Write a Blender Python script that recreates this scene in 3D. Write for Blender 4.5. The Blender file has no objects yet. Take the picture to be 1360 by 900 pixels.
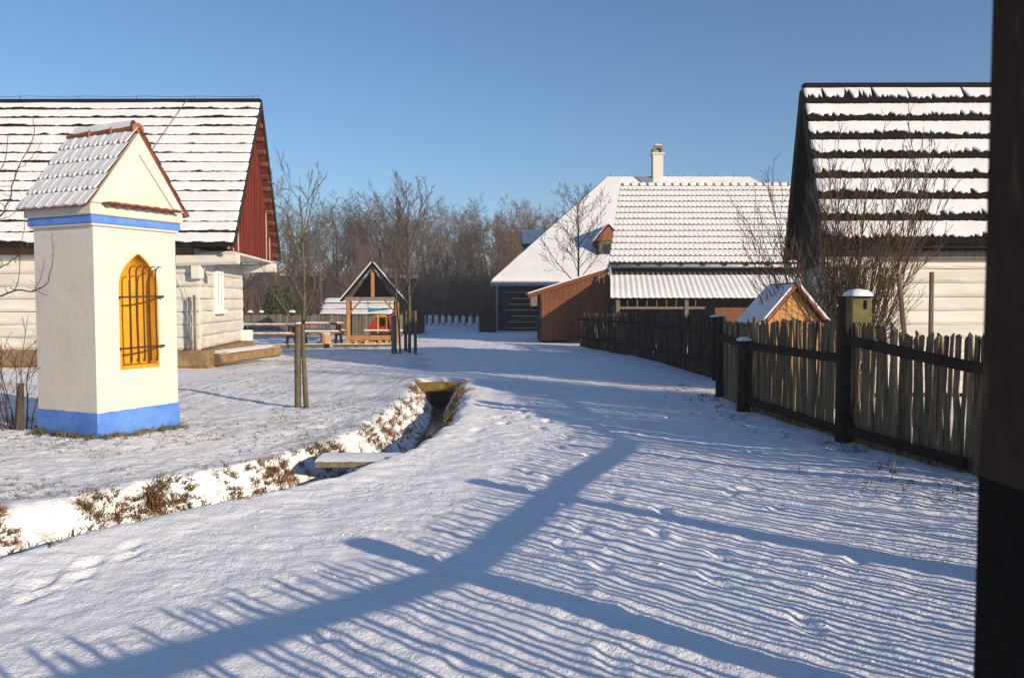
import bpy, math, random
from mathutils import Vector, Matrix, noise
V = Vector
PI = math.pi
scene = bpy.context.scene

# ------------------------------------------------------------------ camera
cam_d = bpy.data.cameras.new('camera'); cam = bpy.data.objects.new('camera', cam_d)
scene.collection.objects.link(cam); scene.camera = cam
cam_d.sensor_width = 36.0; cam_d.lens = 36.0 * 1066 / 1360
cam_d.dof.use_dof = True; cam_d.dof.focus_distance = 14.0; cam_d.dof.aperture_fstop = 7.0
cam_d.clip_start = 0.05; cam_d.clip_end = 6000
cam.location = (0, 0, 1.65)
cam.rotation_euler = (math.radians(90 - 2.69), 0, 0)

# ------------------------------------------------------------------ sky, sun, exposure
SUN_EL = math.radians(16.6)
SUN_AZ = V((0.77, -0.64)).normalized()            # horizontal direction towards the sun
S = V((SUN_AZ.x * math.cos(SUN_EL), SUN_AZ.y * math.cos(SUN_EL), math.sin(SUN_EL)))
world = bpy.data.worlds.new('World'); scene.world = world; world.use_nodes = True
wn = world.node_tree.nodes; wl = world.node_tree.links
sky = wn.new('ShaderNodeTexSky'); sky.sky_type = 'NISHITA'; sky.sun_disc = False
sky.sun_elevation = SUN_EL; sky.sun_rotation = math.atan2(SUN_AZ.x, SUN_AZ.y)
sky.altitude = 200; sky.air_density = 1.0; sky.dust_density = 0.35; sky.ozone_density = 4.6
wl.new(sky.outputs[0], wn['Background'].inputs[0]); wn['Background'].inputs[1].default_value = 0.108
sun_d = bpy.data.lights.new('sun', 'SUN'); sun_d.energy = 5.0; sun_d.angle = math.radians(0.53); sun_d.color = (1.0, 0.83, 0.62)
sun = bpy.data.objects.new('sun', sun_d); scene.collection.objects.link(sun)
sun.rotation_euler = (-S).to_track_quat('-Z', 'Y').to_euler(); sun.location = (20, -16, 10)
scene.view_settings.view_transform = 'Standard'; scene.view_settings.look = 'None'
scene.view_settings.exposure = 0.33; scene.view_settings.gamma = 1.0; scene.view_settings.use_curve_mapping = False

# ------------------------------------------------------------------ materials
def M(name, c1, c2=None, scale=4.0, rough=0.85, bump=0.0, bscale=30.0, stretch=(1, 1, 1), rand=0.0, lo=0.35, hi=0.65,
      c3=None, s3=1.0, lo3=0.55, hi3=0.7, spec=0.10, metal=0.0, bdist=0.02, hue=0.0):
    m = bpy.data.materials.new(name); m.use_nodes = True
    n = m.node_tree.nodes; l = m.node_tree.links; bs = n['Principled BSDF']
    bs.inputs['Roughness'].default_value = rough; bs.inputs['Metallic'].default_value = metal
    bs.inputs['Specular IOR Level'].default_value = spec
    tc = n.new('ShaderNodeTexCoord'); oi = n.new('ShaderNodeObjectInfo')
    mul = n.new('ShaderNodeMath'); mul.operation = 'MULTIPLY'; mul.inputs[1].default_value = 57.0
    l.new(oi.outputs['Random'], mul.inputs[0])
    add = n.new('ShaderNodeVectorMath'); add.operation = 'ADD'
    l.new(tc.outputs['Object'], add.inputs[0]); l.new(mul.outputs[0], add.inputs[1])
    mp = n.new('ShaderNodeMapping'); mp.inputs['Scale'].default_value = stretch; l.new(add.outputs[0], mp.inputs[0])
    def nz(sc, det=6.0):
        t = n.new('ShaderNodeTexNoise'); t.inputs['Scale'].default_value = sc; t.inputs['Detail'].default_value = det
        t.inputs['Roughness'].default_value = 0.62
        l.new(mp.outputs[0], t.inputs['Vector']); return t
    def mix(fac, a, b):
        x = n.new('ShaderNodeMix'); x.data_type = 'RGBA'
        l.new(fac, x.inputs[0])
        if isinstance(a, tuple): x.inputs[6].default_value = (*a, 1)
        else: l.new(a, x.inputs[6])
        x.inputs[7].default_value = (*b, 1); return x.outputs[2]
    def ramp(src, a, b):
        r = n.new('ShaderNodeMapRange'); r.inputs[1].default_value = a; r.inputs[2].default_value = b
        r.interpolation_type = 'SMOOTHSTEP'; l.new(src, r.inputs[0]); return r.outputs[0]
    col = mix(ramp(nz(scale).outputs[0], lo, hi), c1, c2 or c1)
    if c3: col = mix(ramp(nz(s3).outputs[0], lo3, hi3), col, c3)
    if rand:
        hs = n.new('ShaderNodeHueSaturation'); mr = n.new('ShaderNodeMapRange')
        mr.inputs[3].default_value = 1 - rand; mr.inputs[4].default_value = 1 + rand
        l.new(oi.outputs['Random'], mr.inputs[0]); l.new(mr.outputs[0], hs.inputs['Value']); l.new(col, hs.inputs['Color'])
        col = hs.outputs[0]
    l.new(col, bs.inputs['Base Color'])
    if bump:
        b = n.new('ShaderNodeBump'); b.inputs['Strength'].default_value = bump; b.inputs['Distance'].default_value = bdist
        l.new(nz(bscale, 8).outputs[0], b.inputs['Height']); l.new(b.outputs[0], bs.inputs['Normal'])
    return m

MT = dict(
 snow=M('snow', (.84, .84, .85), (.78, .79, .82), 3, .7, .5, 22, bdist=.02, spec=.25),
 roofsnow=M('roof_snow', (.76, .75, .75), (.69, .69, .70), 2.2, .75, .35, 14, bdist=.02, spec=.2),
 plaster=M('lime_plaster', (.64, .585, .52), (.59, .54, .475), 1.3, .9, .5, 9, c3=(.50, .45, .38), s3=1.5, lo3=.58, hi3=.80, bdist=.011),
 blue=M('blue_limewash', (.085, .20, .58), (.12, .26, .62), 5, .85, .25, 40, c3=(.30, .36, .50), s3=3.2, lo3=.62, hi3=.8, bdist=.008),
 yellow=M('ochre_paint', (.64, .32, .022), (.54, .26, .018), 4, .8, .15, 40, bdist=.005),
 iron=M('wrought_iron', (.055, .035, .025), (.09, .045, .025), 20, .6, .2, 60, bdist=.003),
 tile=M('clay_tile', (.32, .115, .065), (.22, .08, .05), 9, .85, .3, 40, rand=.2, bdist=.006),
 tile_dark=M('aged_clay_tile', (.15, .085, .06), (.09, .06, .05), 6, .9, .3, 30, rand=.2, bdist=.01),
 shingle=M('tarred_shingle', (.006, .005, .0045), (.013, .010, .008), 14, .9, .5, 40, stretch=(1, 1, 1), bdist=.01),
 redboard=M('red_painted_board', (.20, .036, .024), (.14, .026, .018), 6, .75, .2, 30, stretch=(4, 4, .4), rand=.15, bdist=.006),
 brownboard=M('brown_board', (.27, .12, .05), (.18, .08, .035), 6, .8, .3, 30, stretch=(4, 4, .4), rand=.2, bdist=.006),
 log=M('limewashed_log', (.66, .63, .575), (.56, .53, .47), 2.2, .9, .6, 9, stretch=(.35, 1, 2.2), rand=.05, c3=(.46, .42, .35), s3=1.6, lo3=.58, hi3=.80, bdist=.03),
 darklog=M('dark_log', (.045, .032, .022), (.025, .018, .014), 4, .9, .5, 14, stretch=(.4, 1, 2), rand=.25, bdist=.02),
 chink=M('pale_chinking', (.62, .56, .44), (.5, .45, .36), 6, .95, .3, 20),
 darkwood=M('dark_weathered_board', (.040, .030, .022), (.022, .018, .014), 5, .9, .4, 20, stretch=(3, 3, .5), rand=.25, bdist=.01),
 orange=M('fresh_larch_board', (.21, .082, .034), (.145, .057, .025), 5, .7, .25, 22, stretch=(5, 5, .35), rand=.16, c3=(.15, .065, .03), s3=2.2, lo3=.52, hi3=.8, bdist=.005),
 timber=M('oiled_timber', (.36, .18, .07), (.25, .12, .045), 5, .7, .25, 22, stretch=(4, 4, .5), rand=.15, bdist=.006),
  pine=M('pale_pine_board', (.56, .31, .12), (.46, .24, .085), 5, .75, .25, 22, stretch=(5, 5, .35), rand=.12, bdist=.005),
 greywood=M('grey_weathered_wood', (.19, .155, .115), (.12, .10, .075), 6, .9, .5, 20, stretch=(4, 4, .4), rand=.25, bdist=.008),
 picket=M('split_picket', (.20, .148, .092), (.085, .066, .043), 7, .92, .6, 22, stretch=(5, 5, .35), rand=.35, c3=(.19, .165, .05), s3=2.0, lo3=.54, hi3=.70, bdist=.01),
 stake=M('dark_stake', (.085, .065, .042), (.045, .036, .026), 7, .95, .6, 22, stretch=(5, 5, .35), rand=.4, bdist=.01),
 rail=M('dark_rail', (.030, .022, .016), (.017, .013, .010), 5, .9, .5, 20, bdist=.01, c3=(.06, .06, .02), s3=3, lo3=.6, hi3=.75),
 bark=M('bark', (.10, .072, .05), (.055, .042, .032), 14, .95, .5, 30, stretch=(2, 2, .4), bdist=.01),
 barkmoss=M('mossy_bark', (.13, .105, .065), (.085, .072, .045), 10, .95, .5, 30, bdist=.008),
 twig=M('far_bark', (.125, .095, .075), (.08, .062, .05), 3, .95, rand=.3),
 twigred=M('russet_twig', (.17, .105, .07), (.11, .072, .05), 2, .95, rand=.3),
 twigpale=M('pale_bark', (.20, .16, .13), (.12, .095, .075), 3, .95, rand=.2),
 bush=M('shrub_bark', (.115, .08, .048), (.07, .05, .032), 9, .95),
 rose=M('bramble_stem', (.10, .05, .035), (.06, .04, .03), 9, .9),
 grass=M('dry_grass', (.25, .14, .05), (.15, .09, .04), 3, .95, c3=(.13, .12, .035), s3=1.4, lo3=.48, hi3=.62),
 greengrass=M('lawn_grass', (.15, .135, .055), (.10, .10, .045), 2, .95, c3=(.26, .21, .12), s3=2.4, lo3=.45, hi3=.65),
 evergreen=M('evergreen_leaf', (.035, .05, .018), (.06, .07, .022), 3, .9),
 stone=M('sandstone', (.27, .18, .095), (.18, .12, .065), 4, .95, .6, 14, rand=.15, bdist=.03, c3=(.12, .09, .05), s3=5, lo3=.6, hi3=.75),
 moss=M('mossy_plank', (.24, .16, .035), (.14, .09, .025), 6, .95, .5, 24, bdist=.01),
 zinc=M('zinc_gutter', (.42, .43, .45), (.34, .35, .37), 8, .5, metal=.3),
 metal=M('grey_roof_sheet', (.20, .25, .32), (.16, .20, .26), 6, .6),  # even blue-grey, for the ridge patch and the booth's roof snow
 post=M('old_post', (.042, .027, .017), (.024, .016, .011), 7, .9, .5, 18, stretch=(3, 3, 1.0), c3=(.085, .055, .034), s3=7, lo3=.54, hi3=.72, bdist=.01),
 tar=M('tarred_timber', (.004, .0035, .0035), (.007, .006, .0055), 9, .9, .3, 30),  # near-black of tarred wood; also paints the shade inside openings
 box=M('lichened_box', (.16, .14, .065), (.11, .10, .045), 8, .9, .3, 30),
 white=M('white_paint', (.80, .78, .74), (.72, .70, .66), 6, .8),
 glass=M('dark_glass', (.03, .035, .04), None, 4, .15, spec=.6),
 red=M('red_lacquer', (.38, .03, .02), (.30, .022, .018), 6, .5),
 ochre=M('ochre_wood', (.55, .33, .05), (.45, .26, .04), 6, .6),
 teal=M('turquoise_paint', (.07, .22, .28), (.05, .17, .22), 6, .6),
 cut=M('cut_wood', (.45, .30, .16), (.36, .22, .11), 6, .9, .2, 20),
 water=M('ditch_ice', (.05, .055, .06), (.03, .03, .03), 4, .25, spec=.5),
 wire=M('galvanised_wire', (.16, .16, .16), None, 4, .5, metal=.4),
)

# ------------------------------------------------------------------ helpers
COL = scene.collection
WLOC = {}
def H0(seed): return random.Random(seed)

class MB:
    def __init__(s): s.v = []; s.f = []
    def add(s, vs, fs):
        o = len(s.v); s.v.extend([V(p) for p in vs]); s.f.extend([tuple(i + o for i in f) for f in fs]); return s
    def obb(s, c, ax, ay, az, hx, hy, hz, bev=0.0):
        c = V(c); ax, ay, az = V(ax), V(ay), V(az)
        if bev <= 0:
            vs = [c + ax * (i * hx) + ay * (j * hy) + az * (k * hz) for i in (-1, 1) for j in (-1, 1) for k in (-1, 1)]
            return s.add(vs, [(0, 1, 3, 2), (4, 6, 7, 5), (0, 4, 5, 1), (2, 3, 7, 6), (0, 2, 6, 4), (1, 5, 7, 3)])
        b = min(bev, hx * .8, hy * .8, hz * .8); vs = []; ix = {}
        for i in (-1, 1):
            for j in (-1, 1):
                for k in (-1, 1):
                    for a in range(3):
                        h = [hx - b, hy - b, hz - b]; h[a] += b
                        ix[(i, j, k, a)] = len(vs)
                        vs.append(c + ax * (i * h[0]) + ay * (j * h[1]) + az * (k * h[2]))
        fs = []
        for sg in (-1, 1):
            fs.append([ix[(sg, j, k, 0)] for j, k in ((-1, -1), (1, -1), (1, 1), (-1, 1))])
            fs.append([ix[(i, sg, k, 1)] for i, k in ((-1, -1), (1, -1), (1, 1), (-1, 1))])
            fs.append([ix[(i, j, sg, 2)] for i, j in ((-1, -1), (1, -1), (1, 1), (-1, 1))])
        for p in (-1, 1):
            for q in (-1, 1):
                fs.append([ix[(p, q, -1, 0)], ix[(p, q, 1, 0)], ix[(p, q, 1, 1)], ix[(p, q, -1, 1)]])
                fs.append([ix[(p, -1, q, 0)], ix[(p, 1, q, 0)], ix[(p, 1, q, 2)], ix[(p, -1, q, 2)]])
                fs.append([ix[(-1, p, q, 1)], ix[(1, p, q, 1)], ix[(1, p, q, 2)], ix[(-1, p, q, 2)]])
        for i in (-1, 1):
            for j in (-1, 1):
                for k in (-1, 1): fs.append([ix[(i, j, k, a)] for a in range(3)])
        return s.add(vs, fs)
    def box(s, x0, x1, y0, y1, z0, z1, bev=0.0):
        return s.obb(((x0 + x1) / 2, (y0 + y1) / 2, (z0 + z1) / 2), (1, 0, 0), (0, 1, 0), (0, 0, 1), (x1 - x0) / 2, (y1 - y0) / 2, (z1 - z0) / 2, bev)
    def beam(s, p0, p1, w, h, up=(0, 0, 1), bev=0.0):
        p0, p1 = V(p0), V(p1); d = (p1 - p0); L = d.length; d.normalize()
        side = d.cross(V(up))
        if side.length < 1e-4: side = d.cross(V((0, 1, 0)))
        side.normalize(); u = side.cross(d).normalized()
        return s.obb((p0 + p1) / 2, d, side, u, L / 2, w / 2, h / 2, bev)
    def tube(s, pts, rads, n=6, cap=True):
        pts = [V(p) for p in pts]; rings = []
        if not isinstance(rads, (list, tuple)): rads = [rads] * len(pts)
        ref = V((.31, .95, .05))
        for i, p in enumerate(pts):
            d = (pts[min(i + 1, len(pts) - 1)] - pts[max(i - 1, 0)]).normalized()
            a = d.cross(ref)
            if a.length < .05: a = d.cross(V((1, 0, 0)))
            a.normalize(); b = d.cross(a); r = rads[i]
            rings.append([p + a * (math.cos(2 * PI * k / n) * r) + b * (math.sin(2 * PI * k / n) * r) for k in range(n)])
        vs = [q for r in rings for q in r]; fs = []
        for i in range(len(pts) - 1):
            for k in range(n): fs.append((i * n + k, i * n + (k + 1) % n, (i + 1) * n + (k + 1) % n, (i + 1) * n + k))
        if cap: fs.append(tuple(range(n - 1, -1, -1))); fs.append(tuple(range((len(pts) - 1) * n, len(pts) * n)))
        return s.add(vs, fs)
    def poly(s, pts, ext):
        pts = [V(p) for p in pts]; e = V(ext); n = len(pts)
        fs = [tuple(range(n)), tuple(range(2 * n - 1, n - 1, -1))] + [(i, (i + 1) % n, n + (i + 1) % n, n + i) for i in range(n)]
        return s.add(pts + [p + e for p in pts], fs)
    def grid(s, rows):
        m = len(rows[0]); vs = [p for r in rows for p in r]
        return s.add(vs, [(i * m + j, i * m + j + 1, (i + 1) * m + j + 1, (i + 1) * m + j) for i in range(len(rows) - 1) for j in range(m - 1)])
    def mesh(s, name, mat, origin=(0, 0, 0), smooth=False):
        o = V(origin); me = bpy.data.meshes.new(name)
        me.from_pydata([tuple(p - o) for p in s.v], [], s.f); me.materials.append(MT[mat] if isinstance(mat, str) else mat)
        if smooth: me.polygons.foreach_set('use_smooth', [True] * len(me.polygons))
        me.update(); return me
    def build(s, name, mat, parent=None, smooth=False, label=None, cat=None, group=None, kind=None, origin=None):
        if parent is not None: o = WLOC[parent.name]
        else: o = V(origin) if origin is not None else V((0, 0, 0))
        ob = bpy.data.objects.new(name, s.mesh(name, mat, o, smooth)); COL.objects.link(ob)
        if parent is not None: ob.parent = parent
        else: ob.location = o
        WLOC[ob.name] = o
        tag(ob, label, cat, group, kind); return ob

def tag(ob, label=None, cat=None, group=None, kind=None):
    for k, v in (('label', label), ('category', cat), ('group', group), ('kind', kind)):
        if v: ob[k] = v
def root(name, loc, label, cat, group=None):
    o = bpy.data.objects.new(name, None); COL.objects.link(o); o.location = loc; o.empty_display_size = .2
    WLOC[o.name] = V(loc); tag(o, label, cat, group); return o
def piece(name, me, loc, parent, rot=(0, 0, 0), scale=(1, 1, 1)):
    o = bpy.data.objects.new(name, me); COL.objects.link(o); o.parent = parent
    o.location = V(loc) - WLOC[parent.name]; o.rotation_euler = rot; o.scale = scale; return o
def lerp(a, b, t): return V(a) + (V(b) - V(a)) * t
def sm(a, b, x):
    t = max(0., min(1., (x - a) / (b - a))); return t * t * (3 - 2 * t)
def N(x, y, z=0.0): return noise.noise(V((x, y, z)))

# ------------------------------------------------------------------ ground
DITCH = [(-7.6, -.4), (-5.2, 2.9), (-3.60, 5.45), (-3.22, 6.08), (-2.68, 6.9), (-2.02, 7.85), (-1.60, 9.1), (-1.32, 10.8), (-1.30, 13.75), (-1.48, 16.2)]
def ditch_d(x, y):
    best = 9e9
    if x > 1.5 or y > 18 or x < -9: return best, 0
    for i in range(len(DITCH) - 1):
        ax, ay = DITCH[i]; bx, by = DITCH[i + 1]; dx, dy = bx - ax, by - ay
        t = max(0, min(1, ((x - ax) * dx + (y - ay) * dy) / (dx * dx + dy * dy)))
        d = math.hypot(x - ax - t * dx, y - ay - t * dy)
        if d < best: best = d
    return best, 0
# small hollows trodden into the snow: (x, y, length, width, heading, depth)
PRINTS = []
_r = H0(11)
for k in range(9):
    t = k / 8; PRINTS.append((-2.95 + t * .45 + (.07 if k % 2 else -.05), 3.95 + t * 1.35, .10, .05, -.3, .03))
for k in range(12):
    t = k / 11; PRINTS.append((.55 - t * .35 + (.11 if k % 2 else -.09), 3.7 + t * 4.6 + _r.uniform(-.1, .1), .13, .06, .1, .028))
for k in range(10):
    t = k / 9; PRINTS.append((-.35 + t * 1.2 + (.1 if k % 2 else -.1), 10.2 + t * 5.0, .14, .07, -.25, .035))
for k in range(16):
    t = k / 15; PRINTS.append((1.5 - t * 1.3 + (.13 if k % 2 else -.10), 3.5 + t * 8.5 + _r.uniform(-.12, .12), .14, .055, .15 + _r.uniform(-.15, .15), .035))
for k in range(30):
    PRINTS.append((_r.uniform(-1.6, 3.2), _r.uniform(3.6, 12), _r.uniform(.06, .13), _r.uniform(.04, .07), _r.uniform(-1.5, 1.5), _r.uniform(.012, .03)))
def lawn(x, y):
    # 1 on the grassed plot left of the ditch, 0 on the trodden road
    if y < 18:
        i = 0
        while i < len(DITCH) - 2 and DITCH[i + 1][1] < y: i += 1
        ax, ay = DITCH[i]; bx, by = DITCH[i + 1]; t = max(-.2, min(1.2, (y - ay) / (by - ay)))
        xe = ax + (bx - ax) * t
    else: xe = -1.5 - (y - 18) * .10
    w = .25 + N(x * .7, y * .7) * .3
    a = sm(w - .1, w + .3, xe - x)
    # rough verge along the right-hand fence
    xf = 3.0 + .35 * N(y * .8, 3.1) if y < 14 else 3.2
    if y > 14: xf = 4.2 - (y - 14) * .09
    b = sm(xf - .5, xf + .4, x) * .8
    return max(a, b)
def H(x, y, fine=True):
    z = .055 * N(x * .22, y * .22, 1.3) + .022 * N(x * .8, y * .8, 4.1)
    z += .05 * sm(2.3, 3.6, x) * sm(20, 10, y)
    if fine:
        lw = lawn(x, y)
        z += (.008 + .010 * lw) * N(x * 3.1, y * 3.1, 8.) + (.0125 + .003 * lw) * N(x * 6.0, y * 8.0, 2.)
        z += (.0055 + .006 * lw) * N(x * 17., y * 21., 5.) * (.5 + abs(N(x * 1.1, y * 1.1, 6.)) * 2)
    if y < 17:
        d, _ = ditch_d(x, y)
        d += .09 * N(x * 1.9, y * 1.9, 7.) + .04 * N(x * 6, y * 6, 1.)
        k = sm(.60 - .10 * sm(12, 16, y), .06, d) * (1 if y < 16.24 else 0)
        z = z - .52 * k + .045 * sm(1.1, .55, d) * (1 - k)
        z += .03 * k * N(x * 7, y * 7, 3.)
    # shallow hollow further down the road
    q = math.hypot((x + 2.6) / 1.0, (y - 25.8) / 1.5); z -= .22 * sm(1.0, .2, q); z += .10 * sm(1.9, 1.0, q) * sm(.6, 1.0, q)
    if fine and 3 < y < 16 and -4 < x < 4:
        for (px, py, L, W, a, dp) in PRINTS:
            dx, dy = x - px, y - py
            if abs(dx) < .3 and abs(dy) < .3:
                c, s_ = math.cos(a), math.sin(a); u = (dx * c + dy * s_) / W; v = (-dx * s_ + dy * c) / L
                q = u * u + v * v
                if q < 6: z -= dp * .62 * (math.exp(-q * q * .8) - .3 * math.exp(-(math.sqrt(q) - 1.5) ** 2 * 6))
    return z
def axis(lo, hi, step, far_lo, far_hi, g=1.16):
    a = []; x = lo
    while x <= hi: a.append(x); x += step
    st = step; x = a[-1]
    while x < far_hi: st *= g; x += st; a.append(x)
    st = step; x = a[0]; b = []
    while x > far_lo: st *= g; x -= st; b.append(x)
    return b[::-1] + a
xs = axis(-6.4, 4.5, .036, -2500, 2500); ys = axis(3.1, 12.0, .036, -60, 4000, 1.07)
bm_ = MB()
gv = []; lw_at = []; soil_at = []
for y in ys:
    for x in xs:
        near = (-14 < x < 10 and 1 < y < 40)
        z = H(x, y, near) if (abs(x) < 120 and y < 200) else 0.0
        gv.append((x, y, z)); lw_at.append(lawn(x, y) if y < 80 else .3)
        d = ditch_d(x, y)[0] if y < 17 else 9
        soil_at.append(sm(.5, .1, d))
m = len(xs)
gf = [(i * m + j, i * m + j + 1, (i + 1) * m + j + 1, (i + 1) * m + j) for i in range(len(ys) - 1) for j in range(m - 1)]
gme = bpy.data.meshes.new('ground'); gme.from_pydata(gv, [], gf)
for nm, dat in (('lawn', lw_at), ('soil', soil_at)):
    at_ = gme.attributes.new(nm, 'FLOAT', 'POINT'); at_.data.foreach_set('value', dat)
gme.polygons.foreach_set('use_smooth', [True] * len(gf))
ground = bpy.data.objects.new('ground', gme); COL.objects.link(ground); ground['kind'] = 'structure'
gm = bpy.data.materials.new('snowy_ground'); gm.use_nodes = True
def ground_mat():
    n = gm.node_tree.nodes; l = gm.node_tree.links; bs = n['Principled BSDF']
    bs.inputs['Roughness'].default_value = .62; bs.inputs['Specular IOR Level'].default_value = .3
    tc = n.new('ShaderNodeTexCoord')
    def nz(sc, det=6, rg=.6, dist=0):
        t = n.new('ShaderNodeTexNoise'); t.inputs['Scale'].default_value = sc; t.inputs['Detail'].default_value = det
        t.inputs['Roughness'].default_value = rg; t.inputs['Distortion'].default_value = dist
        l.new(tc.outputs['Object'], t.inputs['Vector']); return t.outputs[0]
    def mr(src, a, b, c=0, d=1):
        r = n.new('ShaderNodeMapRange'); r.inputs[1].default_value = a; r.inputs[2].default_value = b
        r.inputs[3].default_value = c; r.inputs[4].default_value = d; l.new(src, r.inputs[0]); return r.outputs[0]
    def mth(op, a, b):
        r = n.new('ShaderNodeMath'); r.operation = op
        for i, q in enumerate((a, b)):
            if isinstance(q, (int, float)): r.inputs[i].default_value = q
            else: l.new(q, r.inputs[i])
        return r.outputs[0]
    def mix(f, a, b):
        x = n.new('ShaderNodeMix'); x.data_type = 'RGBA'; l.new(f, x.inputs[0])
        for i, q in ((6, a), (7, b)):
            if isinstance(q, tuple): x.inputs[i].default_value = (*q, 1)
            else: l.new(q, x.inputs[i])
        return x.outputs[2]
    la = n.new('ShaderNodeAttribute'); la.attribute_name = 'lawn'
    so = n.new('ShaderNodeAttribute'); so.attribute_name = 'soil'
    snow = mix(mr(nz(1.1, 5), .35, .65), (.90, .90, .91), (.85, .85, .87))
    snow = mix(mr(nz(6, 6), .58, .78), snow, (.79, .77, .76))
    veg = mix(mr(nz(30, 3), .4, .6), (.23, .19, .11), (.12, .12, .055))
    veg = mix(mr(nz(4, 3), .45, .6), veg, (.30, .25, .17))
    big = nz(.6, 4); fine = nz(55, 5, .8, .4)
    thr = mth('ADD', mth('MULTIPLY', big, .55), mth('MULTIPLY', fine, .75))
    mask = mth('MULTIPLY', mr(thr, .69, .75), la.outputs['Fac'])
    mask = mth('MULTIPLY', mask, .7)
    col = mix(mask, snow, veg)
    soil = mix(mr(nz(9, 5), .4, .6), (.16, .10, .05), (.09, .07, .035))
    ms = mth('MULTIPLY', mr(nz(7, 6, .7), .50, .60), mr(so.outputs['Fac'], .02, .55))
    col = mix(ms, col, soil)
    ms2 = mr(so.outputs['Fac'], .93, 1.0); col = mix(ms2, col, (.05, .042, .03))
    l.new(col, bs.inputs['Base Color'])
    b1 = n.new('ShaderNodeBump'); b1.inputs['Strength'].default_value = 1.0; b1.inputs['Distance'].default_value = .022
    l.new(nz(15, 4, .55), b1.inputs['Height'])
    l.new(mr(nz(1.4, 4), .36, .64, .25, 1.0), b1.inputs['Strength'])
    b2 = n.new('ShaderNodeBump'); b2.inputs['Strength'].default_value = .6; b2.inputs['Distance'].default_value = .006
    l.new(nz(60, 4, .6), b2.inputs['Height']); l.new(b1.outputs[0], b2.inputs['Normal']); l.new(b2.outputs[0], bs.inputs['Normal'])
ground_mat(); gme.materials.append(gm)

# ------------------------------------------------------------------ roofs in courses
def course_roof(part, EL, ER, RL, RR, n, th, sh, expose, seg, shingle, seed, snow='roofsnow', cname='shingle_course', wave=0, wamp=0, solid=True, first_snow=0):
    rng = H0(seed); EL, ER, RL, RR = map(V, (EL, ER, RL, RR))
    Nn = (ER - EL).cross(RL - EL).normalized()
    if Nn.z < 0: Nn = -Nn
    slen = ((RL + RR) / 2 - (EL + ER) / 2).length; rl = slen / n
    for i in range(n):
        def P(u, dist, lift):      # dist in metres up from the eave
            t = dist / slen; return lerp(lerp(EL, RL, t), lerp(ER, RR, t), u) + Nn * lift
        L = (ER - EL).length; k = max(2, int(L / seg))
        us = [min(1, max(0, (j + (rng.uniform(-.25, .25) if 0 < j < k else 0)) / k)) for j in range(k + 1)]
        d0, d1 = i * rl, (i + 1) * rl
        b = MB(); rows = [[], [], [], []]
        for u in us:
            w = wamp * (.5 + .5 * math.cos(2 * PI * u * L / wave)) if wave else 0
            jag = rng.uniform(-.012, .012) if not wave else 0
            if k < 1: pass
            rows[0].append(P(u, d1 + .03, -.01 + (w if wave else 0)))
            rows[1].append(P(u, d0 + jag, th + w)); rows[2].append(P(u, d0 + jag, w * .9)); rows[3].append(P(u, d1 + .03, -.03))
        b.grid(rows); co = b.build(cname, shingle, part)
        # the snow lying on this course
        b = MB(); rw = [[] for _ in range(6)]
        ends = 0
        for j, u in enumerate(us):
            x = u * L; ex = expose(x, i, rng); w = wamp * (.5 + .5 * math.cos(2 * PI * u * L / wave)) if wave else 0
            s_ = sh * (1 + .35 * N(x * .9, i * 3.1, seed)) * (.75 if wave and w > .6 * wamp else 1)
            if j in (0, k): s_ *= .3; ex += .02
            lo = d0 + ex
            def bl(d): return th * (1 - (d - d0) / rl) + w
            rw[0].append(P(u, lo + .012, bl(lo) + .001)); rw[1].append(P(u, lo - .004, bl(lo) + s_ * .45)); rw[2].append(P(u, lo + .012, bl(lo) + s_ * .9))
            rw[3].append(P(u, lo + .05, bl(lo + .05) + s_)); rw[4].append(P(u, lo + (d1 - lo) * .6, bl(lo + (d1 - lo) * .6) + s_ * .95)); rw[5].append(P(u, d1 + .015, s_ * .75 + w))
        b.grid(rw); b.build('snow', snow, part, smooth=True)
    return rl

def log_beam(mb, p0, p1, w, h, seed, seg=.6, rough=.012):
    p0, p1 = V(p0), V(p1); d = p1 - p0; L = d.length; d.normalize(); side = d.cross(V((0, 0, 1))).normalized(); up = V((0, 0, 1))
    n = max(2, int(L / seg)); prof = []
    for a in ((-.5, -.30), (-.5, .30), (-.36, .5), (.36, .5), (.5, .30), (.5, -.30), (.36, -.5), (-.36, -.5)): prof.append(a)
    rows = []
    for i in range(n + 1):
        c = p0 + d * (L * i / n); r = []
        for k, (a, b_) in enumerate(prof):
            q = rough * N(i * .7 + seed * 3.7, k * 1.3, seed)
            r.append(c + side * (a * w + (q if a > 0 else -q)) + up * (b_ * h + q * .6))
        rows.append(r + [r[0]])
    mb.grid(rows); k = len(rows[0])
    mb.add(rows[0][:-1], [tuple(range(8))]); mb.add(rows[-1][:-1], [tuple(range(7, -1, -1))])
    return mb

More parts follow.
